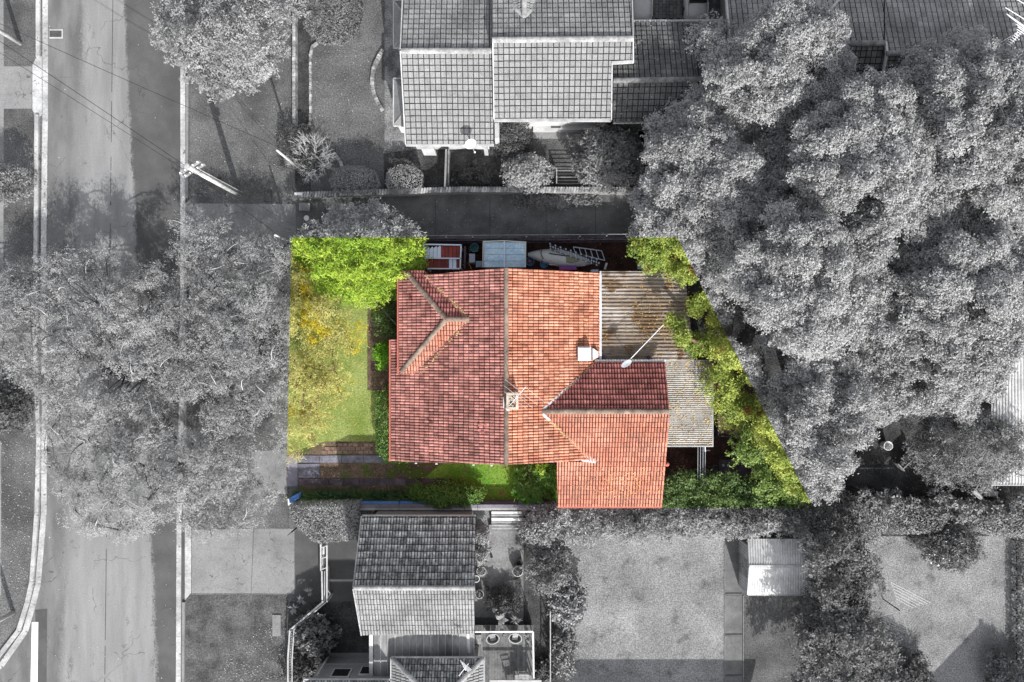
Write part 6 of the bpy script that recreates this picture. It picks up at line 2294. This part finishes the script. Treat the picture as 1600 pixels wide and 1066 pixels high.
# round street tree at the top
tt = thing('street_tree', 'rounded tree with pale branches at the top of the verge', 'tree', P(350, 60))
cl = []
topo = [(246, 40), (262, 15), (290, 0), (330, -30), (390, -30), (430, 5), (445, 50), (445, 85), (430, 110), (395, 130), (335, 145), (300, 120), (275, 85), (255, 70)]
for (x, y) in darts(topo, 16, 4000):
    d2 = ((x - 345) ** 2 + (y - 50) ** 2) / 100.0 ** 2
    cl.append((P(x, y, 5.6 - 2.3 * d2 + random.gauss(0, .35)), random.uniform(.45, .75)))
foliage('crown', cl, 210, 0.135, 0.5, M['leaf_grey'], tt, flat=.8, low=.15, inner=.5, lump=.25)
wood(tt, P(352, 68), P(352, 68) + Vector((0, 0, 2.6)), cl[::2], 'bark_pale', .2, limb_r=.3, twig=('bark_pale', 1))
shrub('roadside_shrub', 'leafy shrub at the left edge by the pole shadow road bend', 'shrub', 5, 283, 36, 2.2, 'leaf_midgrey', n=22, ls=.13)
shrub('roadside_shrub', 'very dark glossy shrub at the left edge below the driveway slab', 'shrub', 2, 638, 38, 2.4, 'leaf_darkgrey', n=22, ls=.15)
shrub('verge_bush', 'small bush behind the top end of the low brick wall', 'bush', 462, 5, 22, 1.5, 'leaf_grey', n=10)

# ================================================================== coloured garden plants
M['leaf_frond'] = mat('leaf_frond', (0.05, 0.16, 0.015), (0.13, 0.28, 0.04), sc=1.5, fine=0.3, fsc=6, rough=.5)
lm = thing('lime_tree', 'bright lime green bushy tree at the corner of the red house', 'tree', P(565, 410))
limep = [(457, 376), (500, 358), (515, 335), (540, 322), (590, 322), (632, 352), (655, 372), (662, 395), (655, 425), (640, 440), (610, 447), (618, 462), (590, 470), (545, 470), (505, 455), (490, 430), (500, 400), (460, 392)]
cl = []
for (x, y) in darts(limep, 11, 6000):
    d2 = ((x - 565) ** 2 + ((y - 400) * 1.4) ** 2) / 95.0 ** 2
    cl.append((P(x, y, 3.9 - 1.3 * d2 + random.gauss(0, .28)), random.uniform(.32, .58)))
foliage('crown', cl, 250, 0.15, 0.36, M['leaf_lime'], lm, flat=.75, low=.15, inner=.35, lump=.4)
wood(lm, P(570, 412), P(570, 412) + Vector((0, 0, 1.6)), cl[::4], 'bark_zone', .14, limb_r=.4)
shrub('garden_shrub', 'fresh green shrub at the left corner of the lime tree', 'shrub', 474, 386, 26, 1.9, 'leaf_fresh', n=12, dens=220, ls=.12)
shrub('garden_shrub', 'low bright shrub under the yellow branches by the lime tree', 'shrub', 488, 444, 26, 1.6, 'leaf_fresh', n=14, dens=180, ls=.12, squash=(1.2, .6))
shrub('garden_shrub', 'dark green shrub against the house under the lime tree', 'shrub', 603, 500, 27, 1.5, 'leaf_deep', n=14, dens=200, ls=.1, squash=(.6, 1.25))
shrub('garden_shrub', 'small bright green shrub at the step in the eave', 'shrub', 599, 556, 20, 1.5, 'leaf_fresh', n=10, dens=260, ls=.11, squash=(.75, 1.2))
hedge('hedge', 'narrow clipped green hedge along the front of the red house', [(586, 614), (611, 612), (613, 716), (642, 721), (638, 724), (600, 722), (586, 706)], 1.3, 'leaf_hedge', dens=420, ls=.1)
# strap-leaved border
bd = thing('strappy_border', 'row of dark green strap-leaved plants along the bottom wall', 'plants', P(550, 775))
for i in range(26):
    mb = MB()
    blades(mb, P(468 + i * 6.6 + random.uniform(-2, 2), 775 + random.uniform(-3, 4), 0), 34, 0.72, 0.045, lift=1.0)
    o = mb.build('leaf_clump', M['leaf_deep'], bd)
hedge('flower_edge', 'low yellow-green strip of plants in front of the grey clipped hedge', [(468, 783), (560, 783), (560, 787), (468, 787)], 0.6, 'leaf_lime', dens=300, ls=.08, rnd=.15, wob=.05, cat='plants')
shrub('garden_shrub', 'spreading mid green shrub at the middle of the bottom wall', 'shrub', 703, 775, 60, 1.25, 'leaf_hedge', n=46, dens=210, ls=.12, squash=(1.05, .27), crad=.2)
shrub('garden_shrub', 'small variegated shrub joining the strap-leaved row', 'shrub', 652, 771, 17, .9, 'leaf_hedge', n=10, dens=220, ls=.1)
fp = thing('ferny_bush', 'fresh green feathery bush beside the pink roof corner', 'bush', P(833, 758))
mb = MB()
for i in range(30):
    x, y = random.uniform(806, 862), random.uniform(730, 782)
    q = P(x, y, 0)
    mb2 = MB()
    blades(mb2, (q.x, q.y, random.uniform(.2, .7)), 40, 0.5, 0.035, lift=1.2)
    mb2.build('frond_tuft', M['leaf_frond'], fp)
cl = [(P(random.uniform(808, 860), random.uniform(732, 780), .9), random.uniform(.25, .42)) for _ in range(26)]
foliage('foliage', cl, 120, 0.13, 0.3, M['leaf_hedge'], fp, flat=.8)
shrub('garden_shrub', 'lime bush against the eave above the feathery bush', 'shrub', 846, 733, 13, 1.4, 'leaf_lime', n=8, dens=240, ls=.1)
# dark green bushes along the bottom right of the parcel
bp = [(1020, 790), (1022, 765), (1045, 752), (1070, 745), (1110, 752), (1140, 745), (1165, 760), (1190, 772), (1220, 765), (1262, 770), (1272, 800), (1240, 812), (1100, 806), (1020, 800)]
bt = thing('bush_row', 'row of deep green bushes below the dark patio', 'bushes', P(1140, 780))
cl = [(P(x, y, random.uniform(1.6, 2.3)), random.uniform(.4, .65)) for (x, y) in darts(bp, 10, 3000)]
foliage('foliage', cl, 230, 0.15, 0.5, M['leaf_deep'], bt, inner=.5)
mb = MB()
for (c, r_) in cl[::3]:
    mb.tube(bend((c.x, c.y, 0), c, .1, 4), [.04, .03, .02, .01], 5)
mb.build('stems', M['bark_zone'], bt)['kind'] = 'stuff'
sp = thing('patio_tree', 'soft grey-green small tree over the patio table', 'tree', P(1215, 720))
cl = [(P(x, y, random.uniform(2.4, 3.6)), random.uniform(.4, .7)) for (x, y) in
      darts([(1165, 650), (1195, 660), (1215, 690), (1235, 730), (1262, 775), (1235, 785), (1200, 760), (1180, 735), (1158, 712), (1158, 690), (1180, 675)], 12, 3000)]
foliage('crown', cl, 190, 0.14, 0.5, M['leaf_soft'], sp, inner=.4, lump=.3, low=.3)
wood(sp, P(1215, 725), P(1215, 725) + Vector((0, 0, 1.6)), cl[::2], 'bark_zone', .1, twig=('bark_pale', 1))

# ================================================================== grey gardens above
hedge('ground_cover_mound', 'rounded low mound of clipped ground cover on the top lawn', cc, 0.4, 'leaf_midgrey', dens=300, ls=.085, rnd=.3, wob=.04, depth=.12, cat='ground cover')
hedge('hedge', 'dark square hedge block at the lawn corner behind the bare shrub', [(433, 193), (487, 193), (489, 262), (433, 262)], 0.9, 'leaf_darkgrey', dens=330, ls=.09, rnd=.25)
bare_shrub('bare_shrub', 'leafless shrub of pale tangled twigs beside the white post', 'shrub', 492, 250, 48, 1.5, 'bark_pale')
hedge('clipped_ball', 'rounded clipped box bush next to the lane wall, nearer the street', [(513, 280), (520, 263), (540, 257), (567, 258), (585, 266), (591, 284), (584, 299), (552, 302), (520, 300)], 1.3, 'leaf_grey', dens=480, ls=.075, rnd=.7, wob=.03, depth=.1, cat='bush')
hedge('clipped_ball', 'rounded clipped box bush next to the lane wall, nearer the house', [(600, 284), (605, 264), (622, 256), (646, 255), (659, 269), (658, 289), (643, 300), (609, 301)], 1.3, 'leaf_grey', dens=480, ls=.075, rnd=.7, wob=.03, depth=.1, cat='bush')
hedge('hedge', 'curved low hedge behind the second clipped bush', [(607, 246), (635, 246), (655, 258), (660, 275), (650, 262), (630, 254), (607, 253)], 1.0, 'leaf_darkgrey', dens=480, ls=.075, rnd=.3, wob=.03, depth=.1)
shrub('garden_shrub', 'dark round shrub at the corner under the grey roof', 'shrub', 800, 210, 32, 1.8, 'leaf_darkgrey', n=16, ls=.1, dens=200)
shrub('garden_shrub', 'pale leafy shrub standing behind the lane wall by the rail fence', 'shrub', 823, 266, 44, 2.0, 'leaf_grey', n=24, dens=190, ls=.14, squash=(1, .68), crad=.3)
shrub('garden_tree', 'larger leafy shrub below the dark tiled roof', 'shrub', 957, 245, 72, 3.2, 'leaf_midgrey', n=44, dens=190, ls=.15, squash=(.95, .78), crad=.26)
shrub('garden_shrub', 'small round shrub by the terrace path', 'shrub', 913, 214, 12, .9, 'leaf_midgrey', n=8, dens=240, ls=.09)
shrub('creeper', 'trailing creeper hanging over the lane side of the wall', 'creeper', 870, 312, 70, .5, 'leaf_midgrey', n=40, dens=160, ls=.12, squash=(1.2, .07), crad=.12)
shrub('garden_shrub', 'scraggly plant in the dark bed by the gate post', 'shrub', 745, 275, 40, .5, 'leaf_darkgrey', n=26, dens=60, ls=.15, squash=(1.1, .5), crad=.2)
shrub('garden_shrub', 'sprawling dark shrub under the trees at the wall end', 'shrub', 1085, 278, 40, 1.5, 'leaf_darkgrey', n=22, dens=130, ls=.15)

# ================================================================== grey gardens below
hedge('hedge', 'big clipped grey hedge at the corner of the lower driveway', [(451, 789), (560, 786), (559, 838), (548, 846), (500, 851), (485, 846), (465, 828), (452, 806)], 1.5, 'leaf_grey', dens=430, ls=.1, rnd=.3, wob=.06, depth=.15)
shrub('garden_shrub', 'glossy leaved shrub inside the diagonal pale fence', 'shrub', 490, 995, 42, 1.6, 'leaf_shiny', n=24, dens=120, ls=.19, squash=(.95, .9), crad=.3, quad=True)
shrub('garden_shrub', 'dim shrub at the bottom edge inside the pale fence', 'shrub', 478, 1052, 36, 1.2, 'leaf_darkgrey', n=18, dens=110, ls=.16, quad=True)
pm = thing('palm_plant', 'small star-shaped strap plant by the diagonal fence', 'plant', P(478, 940))
for (x, y) in ((483, 925), (471, 937), (459, 950)):
    mb = MB()
    blades(mb, P(x, y, .35), 16, .42, .09, lift=.6)
    mb.build('rosette', M['leaf_grey'], pm)
    MB().tube([P(x, y, 0), P(x, y, .4)], .035, 6).build('stem', M['bark_dark'], pm)
shrub('courtyard_shrub', 'rounded shrub against the mottled roof, upper one', 'shrub', 753, 838, 15, 1.3, 'leaf_grey', n=12, dens=300, ls=.12, squash=(.95, 1.15))
shrub('courtyard_shrub', 'rounded shrub against the mottled roof, lower one', 'shrub', 751, 867, 15, 1.3, 'leaf_grey', n=12, dens=300, ls=.12, squash=(.95, 1.15))
shrub('courtyard_shrub', 'dark shrub at the foot of the courtyard above the deck', 'shrub', 787, 942, 26, 1.0, 'leaf_darkgrey', n=16, dens=170, ls=.12, squash=(1.1, .7))
shrub('courtyard_tree', 'dense small tree beside the courtyard steps', 'tree', 848, 824, 38, 2.8, 'leaf_grey', n=26, dens=190, ls=.13, crad=.3)
shrub('courtyard_tree', 'dense small tree beside the large pale pot', 'tree', 857, 888, 44, 2.8, 'leaf_midgrey', n=30, dens=190, ls=.13, squash=(.9, 1.1), crad=.3)
shrub('courtyard_tree', 'large-leaved shrub spilling over the edge of the pale lawn', 'shrub', 890, 948, 36, 2.0, 'leaf_grey', n=26, dens=110, ls=.2, squash=(.9, 1.1), crad=.32, quad=True)
shrub('courtyard_tree', 'ragged shrub along the lawn edge at the bottom', 'shrub', 882, 1020, 36, 1.5, 'leaf_midgrey', n=26, dens=110, ls=.16, squash=(.55, 1.5), crad=.28, quad=True)
shrub('courtyard_shrub', 'small dark plant between deck and fence', 'shrub', 848, 1052, 22, .8, 'leaf_darkgrey', n=14, dens=110, ls=.16, quad=True)
for (x, y, lab, s_) in ((783, 967, 'young banana-leaved plant behind the deck rail', .5), (806, 968, 'spiky dark plant next to the banana-leaved plant', .42), (824, 996, 'bushy potted plant at the deck corner', .35)):
    t = thing('deck_plant', lab, 'plant', P(x, y + 14))
    mb = MB()
    blades(mb, P(x, y, 1.5), 7 if s_ == .5 else 22, s_, .3 if s_ == .5 else .09, lift=.5)
    mb.build('leaves', M['leaf_grey' if s_ == .5 else 'leaf_midgrey'], t)
    MB().tube([P(x + 1, y + 16, 0), P(x, y, 1.5)], [.05, .035], 7).build('stem', M['gutter_grey'], t)
o = thing('fallen_flower', 'pale star of leaves lying on the deck boards', 'leaf', P(787, 994, zd))
mb = MB()
blades(mb, P(787, 994, zd + .05), 6, .2, .09, lift=.3)
mb.build('leaves', M['leaf_grey'], o)
# hedge trees along the boundary
hp = [(870, 802), (1020, 800), (1100, 806), (1250, 806), (1248, 828), (1190, 832), (1150, 832), (1090, 830), (1000, 836), (940, 832), (890, 846), (862, 830)]
ht_ = thing('hedge_row', 'loose grey hedge row between pale lawn and coloured parcel', 'hedge', P(1050, 822))
cl = [(P(x, y, random.uniform(1.5, 2.4)), random.uniform(.4, .65)) for (x, y) in darts(hp, 11, 3000)]
foliage('foliage', cl, 210, 0.14, 0.5, M['leaf_grey'], ht_, inner=.5)
mb = MB()
for (c, r_) in cl[::3]:
    mb.tube(bend((c.x, c.y, 0), c, .1, 4), [.04, .03, .02, .01], 5)
mb.build('stems', M['bark_dark'], ht_)['kind'] = 'stuff'
for (poly, c, zt, lab) in (([(1262, 805), (1290, 790), (1330, 810), (1345, 870), (1365, 900), (1340, 950), (1262, 960), (1268, 900), (1262, 850)], (1290, 870), 4.6, 'dark leafy tree beside the metal shed'),
                           ([(1250, 950), (1340, 940), (1380, 985), (1395, 1040), (1420, 1100), (1240, 1100), (1250, 1010)], (1310, 1020), 4.4, 'dark leafy tree at the bottom between the two lawns')):
    t = thing('garden_tree', lab, 'tree', P(*c), 'dark trees between the lawns')
    cl = []
    for (x, y) in darts(poly, 12, 3500):
        d2 = ((x - c[0]) ** 2 + (y - c[1]) ** 2) / 80.0 ** 2
        cl.append((P(x, y, zt - 1.6 * min(1, d2) + random.gauss(0, .45)), random.uniform(.4, .75)))
    foliage('crown', cl, 165, 0.15, 0.5, M['leaf_column'], t, inner=.3, lump=.45, low=.2)
    wood(t, P(*c), P(*c) + Vector((0, 0, 2.2)), cl[::3], 'bark_dark', .16)
shrub('garden_shrub', 'dark shrub at the bottom edge of the pale right lawn', 'shrub', 1420, 1062, 48, 1.8, 'leaf_darkgrey', n=28, dens=150, ls=.15, crad=.3)
hedge('hedge', 'long clipped pale hedge above the clothes line lawn', [(1312, 800), (1360, 795), (1478, 797), (1490, 806), (1472, 832), (1440, 837), (1380, 836), (1318, 822)], 1.5, 'leaf_grey', dens=380, ls=.095, rnd=.4, wob=.06)
hedge('hedge', 'clipped pale hedge in the right corner of the lawn', [(1508, 800), (1560, 812), (1640, 812), (1640, 845), (1560, 841), (1525, 832)], 1.5, 'leaf_grey', dens=380, ls=.095, rnd=.4, wob=.06)
shrub('garden_shrub', 'round pale leafed shrub at the left of the clothes line lawn', 'shrub', 1345, 840, 36, 1.6, 'leaf_grey', n=26, dens=220, ls=.11, squash=(1, .72), crad=.28)
shrub('garden_shrub', 'round shrub with bright glossy leaves above the right lawn', 'shrub', 1495, 855, 50, 2.0, 'leaf_shiny', n=34, dens=170, ls=.13, squash=(1, .85), crad=.27)
shrub('garden_shrub', 'glossy shrub in the bottom right corner of the picture', 'shrub', 1570, 1052, 36, 1.4, 'leaf_shiny', n=22, dens=170, ls=.13, crad=.3)
shrub('garden_shrub', 'spiky tuft at the foot of the long pale hedge', 'shrub', 1430, 842, 14, .6, 'leaf_darkgrey', n=8, dens=200, ls=.14, asp=.25)
hedge('hedge', 'dark strip of hedge outside the right-hand fence', [(1592, 845), (1640, 845), (1640, 1100), (1592, 1100)], 0.8, 'leaf_midgrey', dens=200, ls=.12)
mx = [(1285, 800), (1290, 772), (1340, 768), (1400, 775), (1460, 778), (1530, 790), (1640, 770), (1640, 800), (1500, 808), (1400, 800)]
t = thing('bush_row', 'ragged pale bushes along the dark fence below the conifer', 'bushes', P(1420, 788))
cl = [(P(x, y, random.uniform(1.2, 2.0)), random.uniform(.35, .6)) for (x, y) in darts(mx, 15, 2500)]
foliage('foliage', cl, 170, 0.17, 0.55, M['leaf_midgrey'], t, inner=.4, quad=True)
mb = MB()
for (c, r_) in cl[::3]:
    mb.tube(bend((c.x, c.y, 0), c, .1, 4), [.04, .03, .02, .01], 5)
mb.build('stems', M['bark_dark'], t)['kind'] = 'stuff'
